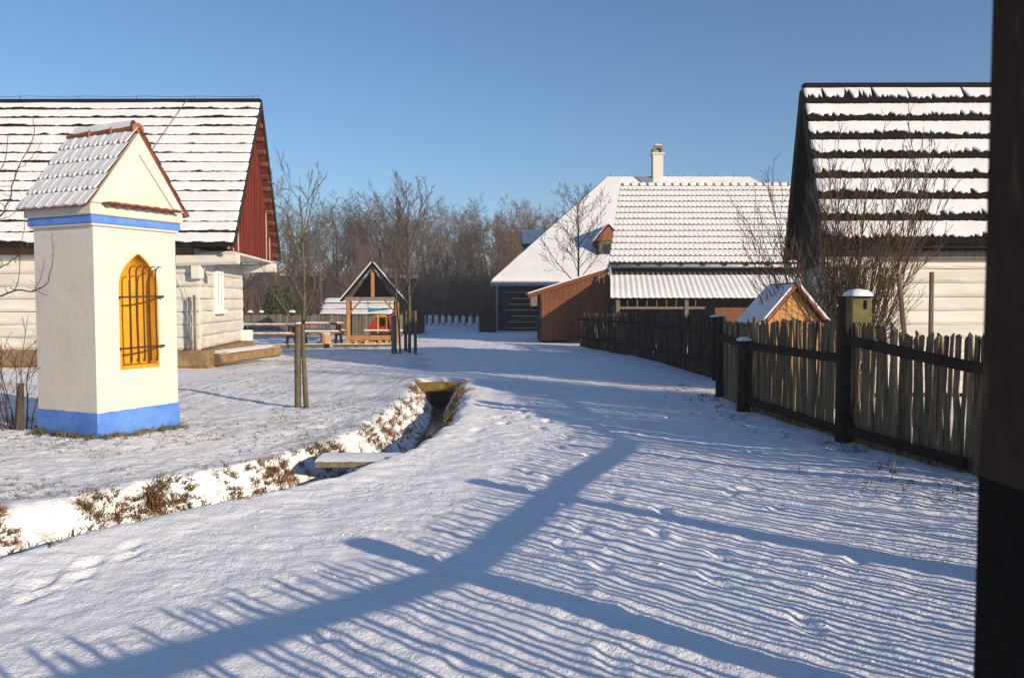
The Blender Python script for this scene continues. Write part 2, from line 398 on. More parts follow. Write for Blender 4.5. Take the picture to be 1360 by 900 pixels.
# ------------------------------------------------------------------ wayside shrine
def shrine():
    C = V((-4.91, 9.45, 0)); e1 = V((.43, .903, 0)).normalized(); e2 = V((-e1.y, e1.x, 0)); n1 = -e2; W1, W2 = 1.19, 1.07; up = V((0, 0, 1))
    C.z = H(C.x, C.y) - .05
    cc = C + e1 * W1 / 2 + e2 * W2 / 2
    R = root('wayside_shrine', cc, 'white plastered wayside shrine with blue plinth and band, snowy clay tile roof', 'shrine')
    def P(t, s, z): return V((C.x, C.y, 0)) + e1 * t + e2 * s + up * z
    tc, hw, nb, ns, nt = .616, .265, .86, 1.80, 2.235
    def half(z):
        if z <= ns: return hw
        q = (z - ns) / (nt - ns); return hw * (1 - q ** 2.3)
    zs = [nb + (ns - nb) * i / 6 for i in range(7)] + [ns + (nt - ns) * (1 - (1 - i / 14) ** 1.6) for i in range(1, 15)]
    ztop = 2.80
    b = MB()
    # front (gable) face with the niche left open
    b.add([P(0, 0, -.15), P(W1, 0, -.15), P(W1, 0, nb), P(0, 0, nb)], [(0, 1, 2, 3)])
    for i in range(len(zs) - 1):
        z0, z1 = zs[i], zs[i + 1]; a, c = half(z0), half(z1)
        b.add([P(0, 0, z0), P(tc - a, 0, z0), P(tc - c, 0, z1), P(0, 0, z1)], [(0, 1, 2, 3)])
        b.add([P(tc + a, 0, z0), P(W1, 0, z0), P(W1, 0, z1), P(tc + c, 0, z1)], [(0, 1, 2, 3)])
    b.add([P(0, 0, nt), P(W1, 0, nt), P(W1, 0, ztop), P(0, 0, ztop)], [(0, 1, 2, 3)])
    for (t0, s0, t1, s1) in ((0, 0, 0, W2), (0, W2, W1, W2), (W1, W2, W1, 0)):
        b.add([P(t0, s0, -.15), P(t1, s1, -.15), P(t1, s1, ztop), P(t0, s0, ztop)], [(0, 1, 2, 3)])
    wall = b.build('wall', 'plaster', R)
    # niche
    b = MB(); rows = []
    for z in zs:
        w = half(z); dpt = .30 * math.sqrt(max(0, w / hw)) if z > ns else .30
        rows.append([P(tc - w * math.cos(PI * k / 14), dpt * math.sin(PI * k / 14) ** .8, z) for k in range(15)])
    b.grid(rows); bot = rows[0]; b.add(bot, [tuple(range(14, -1, -1))])
    b.build('niche', 'yellow', R, smooth=True)
    b = MB()   # painted surround, 4 mm proud
    for i in range(len(zs) - 1):
        a, c = half(zs[i]), half(zs[i + 1])
        for sg in (-1, 1):
            b.add([P(tc + sg * a, -.004, zs[i]), P(tc + sg * (a + .022), -.004, zs[i]), P(tc + sg * (c + .022), -.004, zs[i + 1]), P(tc + sg * c, -.004, zs[i + 1])], [(0, 1, 2, 3)])
    b.poly([P(tc - hw - .022, -.004, nb - .045), P(tc + hw + .022, -.004, nb - .045), P(tc + hw + .022, -.004, nb), P(tc - hw - .022, -.004, nb)], n1 * -.01)
    b.build('niche_surround', 'yellow', R)
    # grille
    g = bpy.data.objects.new('grille', None); COL.objects.link(g); g.parent = R; WLOC[g.name] = WLOC[R.name]
    for k in range(5):
        t = tc - .19 + .095 * k; b = MB(); rng = H0(k)
        b.tube([P(t, -.075, .93), P(t, -.085, .96), P(t + rng.uniform(-.006, .006), -.075, 1.5), P(t, -.075, 2.02), P(t + .004, -.09, 2.06), P(t + .03, -.115, 2.085), P(t + .055, -.12, 2.07)], [.013, .011, .0105, .0105, .010, .008, .006], 6)
        b.tube([P(t, -.075, .905), P(t, -.075, .935)], [.016, .016], 6); b.build('grille_bar', 'iron', g, smooth=True)
    for z in (1.70, 1.075):
        b = MB(); b.beam(P(tc - .30, -.065, z), P(tc + .32, -.065, z + .012), .016, .024, up, .004)
        for t in (tc - .285, tc + .305): b.beam(P(t, .02, z), P(t, -.075, z), .018, .02, up)
        b.build('grille_crossbar', 'iron', g)
    # plinth and band
    b = MB(); o = .012; ring = [(-o, -o), (W1 + o, -o), (W1 + o, W2 + o), (-o, W2 + o), (-o, -o)]; rows = [[], [], []]
    for (a0, a1) in zip(ring[:-1], ring[1:]):
        for k in range(30):
            q = k / 30; t_, s_ = a0[0] + (a1[0] - a0[0]) * q, a0[1] + (a1[1] - a0[1]) * q; zt = .318 + .009 * N(t_ * 9 + 3, s_ * 9, 4) + .004 * N(t_ * 40, s_ * 40, 2)
            tin, sin_ = min(max(t_, 0), W1), min(max(s_, 0), W2)
            rows[0].append(P(t_, s_, -.15)); rows[1].append(P(t_, s_, zt)); rows[2].append(P(tin, sin_, zt + .004))
    for q in rows: q.append(q[0])
    b.grid(rows)
    b.build('plinth', 'blue', R)
    b = MB()
    for (z0, z1, o) in ((2.565, 2.655, .05),):
        b.obb(V((cc.x, cc.y, (z0 + z1) / 2)), e1, e2, up, W1 / 2 + o, W2 / 2 + o, (z1 - z0) / 2, .008)
    b.build('painted_band', 'blue', R)
    b = MB(); b.obb(V((cc.x, cc.y, 2.61)), e1, e2, up, W1 / 2 + .035, W2 / 2 + .035, .075, .01); b.obb(V((cc.x, cc.y, 2.72)), e1, e2, up, W1 / 2 + .075, W2 / 2 + .075, .06, .012)
    b.build('cornice', 'plaster', R)
    # gable
    zb, za = 2.78, 3.71; ov = .07
    b = MB()
    b.poly([P(-ov, -.06, zb), P(W1 + ov, -.06, zb), P(W1 / 2, -.06, za)], e2 * .16)
    b.poly([P(-ov, W2 + .06, zb), P(W1 + ov, W2 + .06, zb), P(W1 / 2, W2 + .06, za)], e2 * -.16)
    gb = b.build('gable', 'plaster', R)
    b = MB()
    for sg, te in ((-1, -ov), (1, W1 + ov)):       # raised rim along both verges
        p0, p1 = P(te, -.085, zb + .02), P(W1 / 2, -.085, za); d = (p1 - p0).normalized(); inw = V((0, 0, -1)) 
        b.poly([p0, p1, p1 + inw * .26, p0 + (P(W1 / 2, -.085, zb + .02) - p0).normalized() * .13], e2 * .05)
    b.build('gable_rim', 'plaster', gb)
    led = bpy.data.objects.new('tile_ledge', None); COL.objects.link(led); led.parent = R; WLOC[led.name] = WLOC[R.name]
    lm = MB(); lm.obb((0, 0, 0), e1, e2, up, .032, .09, .011, .006); me = lm.mesh('ledge_tile', 'tile')
    for k in range(15):
        piece('ledge_tile', me, P(.10 + .071 * k, -.13, 2.80 + .006 * (k % 2)), led, (0, 0, 0))
    # roof: tiles laid in courses
    rf = bpy.data.objects.new('roof', None); COL.objects.link(rf); rf.parent = R; WLOC[rf.name] = WLOC[R.name]
    s0, s1 = -.10, W2 + .10; ncol, nrow = 7, 5; tw = (s1 - s0) / ncol
    for side in (0, 1):
        te = -.13 if side == 0 else W1 + .13; E0, R0 = P(te, s0, 2.74), P(W1 / 2, s0, za + .05)
        sl = (R0 - E0); L = sl.length; d = sl.normalized(); nn = d.cross(e2); nn = nn if nn.z > 0 else -nn
        rl = L / nrow
        def prof(q): return .010 * math.cos(2 * PI * q) + .007 * math.cos(4 * PI * q)
        tb = MB(); kq = 13; rows = [[], [], [], []]
        for k in range(kq):
            q = k / (kq - 1); x = (q - .5) * tw; h = prof(q)
            rows[0].append(e2 * x + d * (rl + .03) + nn * (h - .002)); rows[1].append(e2 * x + nn * (h + .022)); rows[2].append(e2 * x + nn * (h + .009)); rows[3].append(e2 * x + d * (rl + .03) + nn * (h - .012))
        tb.grid(rows); me = tb.mesh('roof_tile', 'tile')
        for i in range(nrow):
            for j in range(ncol):
                piece('roof_tile', me, E0 + d * (i * rl) + e2 * ((j + .5) * tw), rf)
        for i in range(nrow):
            b = MB(); rw = [[] for _ in range(5)]; K = ncol * 12; rng = H0(40 + i + side * 9)
            for k in range(K + 1):
                q = k / 12; h = prof(q % 1); s_ = k / K * (s1 - s0); crest = sm(.4, 1, math.cos(2 * PI * q)); minor = sm(.75, 1, math.cos(2 * PI * (q - .5)))
                ex = -.004 + .048 * crest + .024 * minor + .014 * N(q * 3.3, i * 7.7, side)
                if i == 0: ex = .012 + .012 * N(q * 2, 1)
                t_ = .015 + .005 * N(q * 1.7, i * 2.2); hh = h * .3 + .011
                if k in (0, K): t_ *= .3; ex += .02
                def bl(dd): return .022 * (1 - dd / rl)
                base = E0 + e2 * s_ + d * (i * rl)
                rw[0].append(base + d * ex + nn * (h + bl(ex) + .001)); rw[1].append(base + d * (ex - .004) + nn * (max(hh, h) + bl(ex) + t_ * .5))
                rw[2].append(base + d * (ex + .02) + nn * (hh + bl(ex) + t_)); rw[3].append(base + d * (rl * .6) + nn * (hh + bl(rl * .6) + t_)); rw[4].append(base + d * (rl + .012) + nn * (max(hh, h) + t_ * .55))
            b.grid(rw); b.build('snow', 'roofsnow', rf, smooth=True)
    for k in range(3):
        b = MB(); a0 = P(W1 / 2, s0 + .02 + k * .40, za + .05); a1 = P(W1 / 2, s0 + .02 + (k + 1) * .40 + .05, za + .05)
        rws = []
        for (p, rr) in ((a0, .085), (lerp(a0, a1, .12), .07), (a1, .06)):
            rws.append([p + e1 * (rr * math.cos(PI * q / 10)) + up * (rr * math.sin(PI * q / 10) - .012) for q in range(-1, 12)])
        b.grid(rws); b.add(rws[0], [tuple(range(len(rws[0])))]); b.build('ridge_tile', 'tile', rf, smooth=True)
    b = MB(); rws = []
    for k in range(25):
        s_ = s0 + .10 + k / 24 * 1.05; hgt = .03 + .012 * N(k * .6, 3); p = P(W1 / 2, s_, za + .05)
        rws.append([p + e1 * (.055 * math.cos(PI * q / 8)) + up * ((.062 + hgt) * math.sin(PI * q / 8) + .022) for q in range(9)])
    b.grid(rws); b.build('snow', 'roofsnow', rf, smooth=True)
shrine()

# ------------------------------------------------------------------ left farmhouse
def left_house():
    R = root('log_farmhouse', (-14, 22.6, 0), 'long whitewashed log farmhouse with red board gable and snowy shingle roof', 'house')
    XL = -25.0; up = V((0, 0, 1))
    FEL, FER = V((XL, 19.45, 3.02)), V((-6.72, 19.45, 3.02)); RL_, RR_ = V((XL, 22.6, 7.14)), V((-6.98, 22.6, 7.18)); BEL, BER = V((XL, 25.9, 3.0)), V((-7.45, 25.9, 3.0))
    rf = bpy.data.objects.new('roof', None); COL.objects.link(rf); rf.parent = R; WLOC[rf.name] = WLOC[R.name]
    def expose(x, i, rng):
        v = N(x * .9, i * 5.3, 2.) + .8 * N(x * 3.7, i * 3.1, 9.) + .5 * N(x * 11, i * 2.1, 4)
        return max(0.0, .028 + .075 * v + .02 * (i > 11) - .03 * sm(14.5, 17.5, x) * (2 < i < 11)) 
    course_roof(rf, FEL, FER, RL_, RR_, 15, .045, .045, expose, .055, 'shingle', 5)
    b = MB(); n = (RL_ - BEL).cross(BER - BEL).normalized(); n = n if n.z > 0 else -n
    b.poly([BEL, BER, RR_, RL_], n * -.08); b.build('back_slope', 'shingle', rf)
    b = MB(); b.poly([BEL + n * .003, BER + n * .003, RR_ + n * .003, RL_ + n * .003], n * .05); b.build('snow', 'roofsnow', rf)
    b = MB(); nf = (FER - FEL).cross(RL_ - FEL).normalized(); nf = nf if nf.z > 0 else -nf
    b.poly([FEL - nf * .03, FER - nf * .03, RR_ - nf * .03, RL_ - nf * .03], nf * -.05); b.build('roof_deck', 'darkwood', rf)
    b = MB(); b.beam(RL_ + up * .02 + V((0, -.02, 0)), RR_ + up * .02 + V((.02, -.02, 0)), .16, .11, up, .02); b.build('ridge_cap', 'shingle', rf)
    for k in range(11):
        b = MB(); x = -7.2 - k * 1.62; b.tube([(x, 22.6, 7.15), (x, 22.6, 7.36)], .012, 5); b.build('conductor_stand', 'wire', rf)
    b = MB(); b.tube([(-7.0 - k * .8, 22.6, 7.34 - .02 * (k % 2)) for k in range(22)], .007, 4); b.build('ridge_wire', 'wire', rf)
    b = MB(); b.tube([lerp(RR_, RL_, .11 + .008 * k) * 1 + (FER - RR_) * (k / 10) + nf * .13 for k in range(11)] + [V((-8.35, 19.95, 2.7)), V((-8.05, 20.02, 1.6)), V((-7.98, 20.03, .2))], .008, 4); b.build('conductor_wire', 'wire', R)
    # verge: barge board and exposed rafters and laths under the far slope
    b = MB(); b.beam(BER + V((.01, 0, -.06)), RR_ + V((.01, 0, -.06)), .035, .14, n, .004); b.build('barge_board', 'darkwood', rf)
    b = MB(); b.beam(FER + V((.012, 0, -.07)), RR_ + V((.012, 0, -.07)), .035, .12, nf, .004); b.build('barge_board', 'darkwood', rf)
    for k in range(13):
        t = .04 + k * .076; p = lerp(BER, RR_, t) - n * .11; b = MB(); b.beam(p + V((-.24, .02, 0)), p + V((-.01, 0, 0)), .11, .07, n, .006); b.build('lath_end', 'brownboard', rf)
    b = MB(); b.poly([BER - n * .085, BER - n * .085 + V((-.30, .02, 0)), RR_ - n * .085 + V((-.28, 0, 0)), RR_ - n * .085], n * -.012); b.build('soffit_boards', 'redboard', rf)
    # red gable boards on a plane set back from the verge
    A, B_ = V((-7.0, 19.72, 0)), V((-7.62, 25.62, 0)); dd = (B_ - A); L = dd.length; dd.normalize(); nrm = V((dd.y, -dd.x, 0))
    g = bpy.data.objects.new('gable', None); COL.objects.link(g); g.parent = R; WLOC[g.name] = WLOC[R.name]
    nb = 34; half = L / 2
    def ztop(s): return 3.02 + (7.0 - 3.02) * max(0, 1 - abs(s - half) / half)
    for k in range(nb):
        s0, s1 = L * k / nb + .004, L * (k + 1) / nb - .004; o = nrm * (.012 * (k % 2))
        zz = 2.95
        b = MB(); b.poly([A + dd * s0 + up * zz + o, A + dd * s1 + up * zz + o, A + dd * s1 + up * max(zz + .05, ztop(s1)) + o, A + dd * s0 + up * max(zz + .05, ztop(s0)) + o], nrm * -.025)
        b.build('gable_board', 'redboard', g)
    for k in range(nb - 1):   # pale cover strips over the joints
        s = L * (k + 1) / nb; b = MB()
        if 3 < ztop(s) - .05: b.beam(A + dd * s + up * 2.93 + nrm * .022, A + dd * s + up * (ztop(s) - .1) + nrm * .022, .03 if 8 < k < 25 else .016, .02, nrm); b.build('cover_strip', 'chink' if k % 3 == 0 and not 8 < k < 25 else 'redboard', g)
    # walls, log by log
    nl = 8; z0, z1 = .42, 2.98; lh = (z1 - z0) / nl
    W0, W1, W2 = V((XL + 1, 20.12, 0)), V((-7.9, 20.12, 0)), V((-8.42, 25.2, 0))
    wd = (W2 - W1).normalized()
    wa = bpy.data.objects.new('wall', None); COL.objects.link(wa); wa.parent = R; WLOC[wa.name] = WLOC[R.name]
    for i in range(nl):
        z = z0 + lh * (i + .5); ex = .03 * (i % 2) + .02
        b = MB(); log_beam(b, W0 + up * z + V((0, .11, 0)), W1 + up * z + V((ex, .11, 0)), .22, lh - .012, 3 + i, .5, .022); b.build('log', 'log', wa, smooth=False)
        b = MB(); off = V((-.13, .26, 0))
        log_beam(b, W1 + up * (z + .01) + off - wd * .0, W2 + up * (z + .01) + V((-.13, 0, 0)) + wd * .03 * (i % 2), .22, lh - .012, 23 + i, .5, .022); b.build('log', 'log', wa)
    b = MB(); b.box(XL + 1, -8.15, 20.26, 20.36, .4, 3.0); b.build('chinking', 'chink', wa)
    b = MB(); b.poly([W1 + V((-.26, .3, .4)), W2 + V((-.26, 0, .4)), W2 + V((-.26, 0, 3.0)), W1 + V((-.26, .3, 3.0))], (-.1, 0, 0)); b.build('chinking', 'chink', wa)
    b = MB(); b.poly([V((XL + 1, 25.2, 0)), V((-8.5, 25.2, 0)), V((-8.5, 25.2, 3)), V((XL + 1, 25.2, 3))], (0, .15, 0)); b.poly([V((XL + 1, 20.3, 0)), V((XL + 1, 25.2, 0)), V((XL + 1, 25.2, 3)), V((XL + 1, 22.6, 7)), V((XL + 1, 20.3, 3))], (-.1, 0, 0)); b.build('rear_wall', 'log', R)
    b = MB(); b.box(XL + 1, -7.4, 19.75, 20.10, 3.0, 3.08); b.build('eaves_soffit', 'darkwood', R)
    b = MB(); b.box(XL + 1, -7.95, 19.98, 20.11, 2.80, 2.99, .01); b.build('wall_plate', 'brownboard', R)
    # projecting beam ends that carry the gable
    b = MB(); log_beam(b, (-8.3, 20.02, 2.66), (-6.80, 20.02, 2.70), .26, .26, 71, .4, .02); b.build('beam_end', 'log', R)
    b = MB(); log_beam(b, (-8.6, 25.25, 2.66), (-7.42, 25.25, 2.70), .26, .26, 72, .4, .02); b.build('beam_end', 'log', R)
    b = MB(); b.poly([(-7.95, 20.15, 2.84), (-6.95, 20.15, 2.84), (-7.52, 25.3, 2.84), (-8.45, 25.3, 2.84)], (0, 0, .06)); b.build('gable_soffit', 'log', R)
    b = MB(); b.box(-7.98, -7.72, 19.94, 20.2, 2.2, 2.56, .03); b.build('corner_corbel', 'log', R)
    b = MB(); b.box(-8.5, -8.18, 25.0, 25.35, .30, .75, .03); b.build('corner_block', 'white', R)
    # gable window
    wp = W1 + wd * 2.1; wn_ = V((wd.y, -wd.x, 0)); w = bpy.data.objects.new('window', None); COL.objects.link(w); w.parent = R; WLOC[w.name] = WLOC[R.name]
    b = MB()
    for (s0, s1, q0, q1) in ((-.36, -.26, 1.42, 2.5), (.26, .36, 1.42, 2.5), (-.26, .26, 2.4, 2.5), (-.26, .26, 1.42, 1.52), (-.03, .03, 1.52, 2.4)):
        b.obb(wp + wd * ((s0 + s1) / 2) + up * ((q0 + q1) / 2) + wn_ * .02, wd, wn_, up, (s1 - s0) / 2, .045, (q1 - q0) / 2, .008)
    b.build('window_frame', 'white', w)
    b = MB(); b.obb(wp + up * 1.36 + wn_ * .05, wd, wn_, up, .46, .09, .06, .01); b.build('window_sill', 'white', w)
    for s_ in (-.145, .145):
        b = MB(); b.obb(wp + up * 1.96 + wd * s_ + wn_ * .012, wd, wn_, up, .11, .012, .44); b.build('window_pane', 'zinc', w)
    # stone footing and step
    rng = H0(9); x = -7.55
    while x > -24:
        L_ = rng.uniform(.7, 1.5); b = MB(); log_beam(b, (x - L_ + .02, 20.1, .2 + rng.uniform(-.02, .01)), (x, 20.1, .2), .56, .46, rng.randint(0, 99), .3, .05); b.build('footing_stone', 'stone', R); x -= L_
    for k in range(4):
        y0 = 20.4 + k * 1.25; b = MB(); xo = -7.98 - .1 * k; log_beam(b, (xo, y0, .2), (xo - .1, y0 + 1.2, .2), .5, .44, 50 + k, .3, .05); b.build('footing_stone', 'stone', R)
    b = MB(); b.tube([(-8.02, 19.98, .1), (-8.02, 19.98, 1.75)], .035, 7); b.tube([(-7.9, 19.98, .1), (-7.9, 19.98, 1.8)], .03, 7); b.build('conduit', 'wire', R, smooth=True)
left_house()
b = MB(); log_beam(b, (-7.62, 20.3, .19), (-6.75, 22.6, .26), .62, .30, 8, .25, .06); sl = b.build('stone_slab', 'stone', None, label='low sandstone slab lying along the log farmhouse gable footing', cat='stone slab', origin=(-7.2, 21.4, 0))
b = MB(); rw = []
for k in range(9):
    t = k / 8; p = lerp((-7.62, 20.3, .335), (-6.75, 22.6, .405), t); sd = V((.93, -.35, 0)); hh = .05 if 0 < k < 8 else .0
    rw.append([p + sd * (q * .145) + V((0, 0, (hh if abs(q) < 2 else -.015) + .012 * N(k, q))) for q in (-2, -1, 0, 1, 2)])
b.grid(rw); b.build('snow', 'roofsnow', sl, smooth=True)

# ------------------------------------------------------------------ right farmhouse
def right_house():
    R = root('thatch_coloured_farmhouse' if False else 'shingled_farmhouse', (9, 15.4, 0), 'whitewashed log farmhouse with steep dark board roof striped by snow behind picket fence', 'house')
    XR = 14.0; up = V((0, 0, 1))
    FEL, FER = V((5.02, 13.0, 2.56)), V((XR, 13.0, 2.56)); RL_, RR_ = V((5.50, 15.4, 5.68)), V((XR, 15.4, 5.70)); BEL, BER = V((6.05, 17.8, 2.6)), V((XR, 17.8, 2.6))
    rf = bpy.data.objects.new('roof', None); COL.objects.link(rf); rf.parent = R; WLOC[rf.name] = WLOC[R.name]
    def expose(x, i, rng):
        v = N(x * 1.1, i * 5.3, 12.) * .05 + abs(N(x * 9, i * 3.1, 9.)) * .13 + (rng.random() ** 4) * .13
        e = max(.05, .085 + v)
        if i == 7:
            q = N(x * 6.5, 3.3, 1.) + .5 * N(x * 15, 8, 2)
            if q > .28: e += .30 * min(1, (q - .28) * 5)
        return e
    course_roof(rf, FEL, FER, RL_, RR_, 8, .075, .04, expose, .035, 'shingle', 15)
    nf = (FER - FEL).cross(RL_ - FEL).normalized(); nf = nf if nf.z > 0 else -nf
    n = (BER - BEL).cross(RL_ - BEL).normalized(); n = n if n.z > 0 else -n
    b = MB(); b.poly([BEL, BER, RR_, RL_], n * -.08); b.build('back_slope', 'shingle', rf)
    b = MB(); b.poly([BEL + n * .004, BER + n * .004, RR_ + n * .004, RL_ + n * .004], n * .05); b.build('snow', 'roofsnow', rf)
    b = MB(); b.poly([FEL - nf * .035, FER - nf * .035, RR_ - nf * .035, RL_ - nf * .035], nf * -.05); b.build('roof_deck', 'darkwood', rf)
    b = MB(); b.beam(RL_ + up * .03, RR_ + up * .03, .16, .10, up, .02); b.build('ridge_cap', 'shingle', rf)
    b = MB(); b.beam(FEL + V((-.015, 0, -.08)), RL_ + V((-.015, 0, -.08)), .04, .16, nf, .004); b.build('barge_board', 'darkwood', rf)
    b = MB(); b.beam(BEL + V((-.015, 0, -.08)), RL_ + V((-.015, 0, -.08)), .04, .16, n, .004); b.build('barge_board', 'darkwood', rf)
    # boarded gable
    A, B_ = V((5.32, 13.3, 0)), V((6.2, 17.5, 0)); dd = B_ - A; L = dd.length; dd.normalize(); nrm = V((-dd.y, dd.x, 0))
    g = bpy.data.objects.new('gable', None); COL.objects.link(g); g.parent = R; WLOC[g.name] = WLOC[R.name]; nb = 20
    for k in range(nb):
        s0, s1 = L * k / nb + .004, L * (k + 1) / nb - .004; o = nrm * (.014 * (k % 2))
        zt = lambda s: 2.5 + 3.0 * (1 - abs(s - L / 2) / (L / 2))
        b = MB(); b.poly([A + dd * s0 + up * 2.3 + o, A + dd * s1 + up * 2.3 + o, A + dd * s1 + up * zt(s1) + o, A + dd * s0 + up * zt(s0) + o], nrm * -.025); b.build('gable_board', 'brownboard' if False else 'darkwood', g)
    wa = bpy.data.objects.new('wall', None); COL.objects.link(wa); wa.parent = R; WLOC[wa.name] = WLOC[R.name]
    nl = 10; z0, z1 = .1, 2.42; lh = (z1 - z0) / nl
    for i in range(nl):
        z = z0 + lh * (i + .5); b = MB(); log_beam(b, (5.95, 13.55, z), (XR - .2, 13.55, z), .2, lh - .007, 33 + i, .45, .014); b.build('log', 'log', wa)
        b = MB(); log_beam(b, (5.62 + .04 * (i % 2), 13.72, z), (6.45, 17.4, z), .2, lh - .010, 53 + i, .5, .016); b.build('log', 'log', wa)
    b = MB(); b.box(5.9, XR - .2, 13.62, 13.72, .1, 2.45); b.build('chinking', 'chink', wa)
    b = MB(); b.box(5.42, 5.56, 13.42, 13.58, 0, 2.3, .015); b.build('porch_post', 'log', R)
    b = MB(); b.box(5.80, 5.94, 13.42, 13.6, 0, 2.3, .015); b.build('porch_post', 'log', R)
    b = MB(); b.box(5.57, 5.79, 13.6, 13.65, 0, 2.2); b.build('dark_recess', 'darkwood', R)  # dark panel painted in for the shade of the gap between the posts
    b = MB(); log_beam(b, (5.2, 13.46, 2.42), (XR - .2, 13.46, 2.42), .26, .17, 77, .5, .02); b.build('wall_plate', 'greywood', R)
    b = MB(); log_beam(b, (5.15, 13.4, 2.30), (6.1, 13.4, 2.30), .2, .16, 78, .3, .02); b.build('beam_end', 'log', R)
    b = MB(); b.box(6.3, XR - .2, 17.35, 17.5, 0, 2.6); b.box(XR - .3, XR - .2, 13.7, 17.4, 0, 2.6); b.poly([(XR - .3, 13.2, 2.5), (XR - .3, 17.6, 2.5), (XR - .3, 15.4, 5.5)], (.08, 0, 0)); b.build('rear_wall', 'log', R)
right_house()

# ------------------------------------------------------------------ middle house with tiled roof and pent roof
def middle_house():
    R = root('tiled_cottage', (7, 32, 0), 'dark cottage with snowy pantile roof above a low corrugated pent roof', 'house')
    XR = 12.5; up = V((0, 0, 1))
    FEL, FER = V((3.60, 30.0, 3.04)), V((XR, 30.0, 3.04)); RL_, RR_ = V((4.45, 33.2, 6.36)), V((XR, 33.2, 6.36)); BEL, BER = V((5.1, 36.4, 3.0)), V((XR, 36.4, 3.0))
    rf = bpy.data.objects.new('roof', None); COL.objects.link(rf); rf.parent = R; WLOC[rf.name] = WLOC[R.name]
    W = .19
    def expose(x, i, rng): return .004 + .065 * sm(.15, .8, math.cos(2 * PI * x / W)) + .008 * N(x * 2, i)
    course_roof(rf, FEL, FER, RL_, RR_, 13, .045, .032, expose, W / 6.0, 'tile_dark', 25, cname='tile_course', wave=W, wamp=.022)
    n = (BER - BEL).cross(RL_ - BEL).normalized(); n = n if n.z > 0 else -n; nf = (FER - FEL).cross(RL_ - FEL).normalized(); nf = nf if nf.z > 0 else -nf
    b = MB(); b.poly([BEL, BER, RR_, RL_], n * -.08); b.build('back_slope', 'tile_dark', rf)
    b = MB(); b.poly([BEL + n * .004, BER + n * .004, RR_ + n * .004, RL_ + n * .004], n * .05); b.build('snow', 'roofsnow', rf)
    b = MB(); b.poly([FEL - nf * .035, FER - nf * .035, RR_ - nf * .035, RL_ - nf * .035], nf * -.05); b.build('roof_deck', 'darkwood', rf)
    x = 4.5; k = 0
    while x < XR - .3:
        b = MB(); rws = []
        for (xx, rr) in ((x, .125), (x + .06, .10), (x + .36, .09)): rws.append([V((xx, 33.2 + rr * math.cos(PI * q / 8), 6.36 + rr * math.sin(PI * q / 8))) for q in range(9)])
        b.grid(rws); b.add(rws[0], [tuple(range(9))]); b.build('ridge_tile', 'tile_dark', rf, smooth=True)
        b = MB(); rws = []
        for q2 in range(5):
            xx = x + .06 + q2 * .065; hh = .05 * math.sin(PI * (q2 + .3) / 4.6); rws.append([V((xx, 33.2 + .1 * math.cos(PI * q / 6), 6.36 + (.10 + hh) * math.sin(PI * q / 6))) for q in range(7)])
        b.grid(rws); b.build('snow', 'roofsnow', rf, smooth=True); x += .34; k += 1
    b = MB(); b.tube([(3.55, 29.9, 2.94), (XR, 29.9, 2.94)], .07, 8); b.build('gutter', 'zinc', R, smooth=True)
    b = MB(); b.tube([(3.62, 29.9, 2.9), (3.62, 29.7, 2.75), (3.62, 29.6, 2.6), (3.62, 29.55, 1.95)], .045, 7); b.build('downpipe', 'zinc', R, smooth=True)
    for k in range(11):
        b = MB(); b.beam((3.9 + k * .8, 29.75, 3.0), (3.9 + k * .8, 30.6, 3.0), .08, .12); b.build('rafter_end', 'darkwood', R)
    # pent roof
    pr = bpy.data.objects.new('pent_roof', None); COL.objects.link(pr); pr.parent = R; WLOC[pr.name] = WLOC[R.name]
    PEL, PER, PTL, PTR = V((3.42, 27.9, 1.74)), V((XR, 27.9, 1.74)), V((3.68, 30.15, 2.72)), V((XR, 30.15, 2.72))
    pn = (PER - PEL).cross(PTL - PEL).normalized(); pn = pn if pn.z > 0 else -pn
    def pent(t0, t1, lift, wv, amp, lo=0):
        rows = []
        K = int((XR - 3.4) / wv * 8)
        for t in (t0, t0 + .02, (t0 + t1) / 2, t1):
            rows.append([lerp(lerp(PEL, PTL, t), lerp(PER, PTR, t), j / K) + pn * (lift * (0.3 if (t == t0 and lo) else 1) + amp * math.cos(2 * PI * j / 8) + .01 * N(j * .1, t * 3)) for j in range(K + 1)])
        return rows
    b = MB(); b.grid(pent(0, 1, 0, .2, .022)); b.build('corrugated_sheet', 'tile_dark', pr)
    b = MB(); b.grid(pent(.0, .84, .045, .2, .009, 1)); b.build('snow', 'roofsnow', pr, smooth=True)
    # wall, posts and rail
    b = MB(); b.box(3.85, XR, 30.2, 30.4, 0, 3.1); b.build('wall', 'darkwood', R)
    b = MB(); b.poly([(3.85, 30.3, 0), (3.95, 36.2, 0), (5.2, 36.2, 3.1), (4.6, 33.2, 6.2), (3.85, 30.3, 3.1)], (.12, 0, 0)); b.build('gable_wall', 'darkwood', R)
    b = MB(); b.box(5.2, XR, 36.1, 36.25, 0, 3.0); b.poly([(XR - .1, 30.3, 0), (XR - .1, 36.2, 0), (XR - .1, 36.2, 3), (XR - .1, 33.2, 6.2), (XR - .1, 30.3, 3)], (.1, 0, 0)); b.build('rear_wall', 'darkwood', R)
    for k in range(12):
        ya = 28.0 + k * .18; b = MB(); zt = lambda q: 1.70 + (q - 27.9) / 2.25 * .98
        b.poly([(3.58, ya, 0), (3.58, ya + .175, 0), (3.58, ya + .175, zt(ya + .175)), (3.58, ya, zt(ya))], (.03, 0, 0)); b.build('end_board', 'darkwood', pr)
    for x in (3.70, 6.1, 8.6, 11.1):
        b = MB(); b.box(x - .07, x + .07, 28.05, 28.19, 0, 1.72, .01); b.build('pent_post', 'greywood', pr)
    K = 1.06; R.scale = (K, K, K); R.location = (7 * K, 32 * K, -.08)
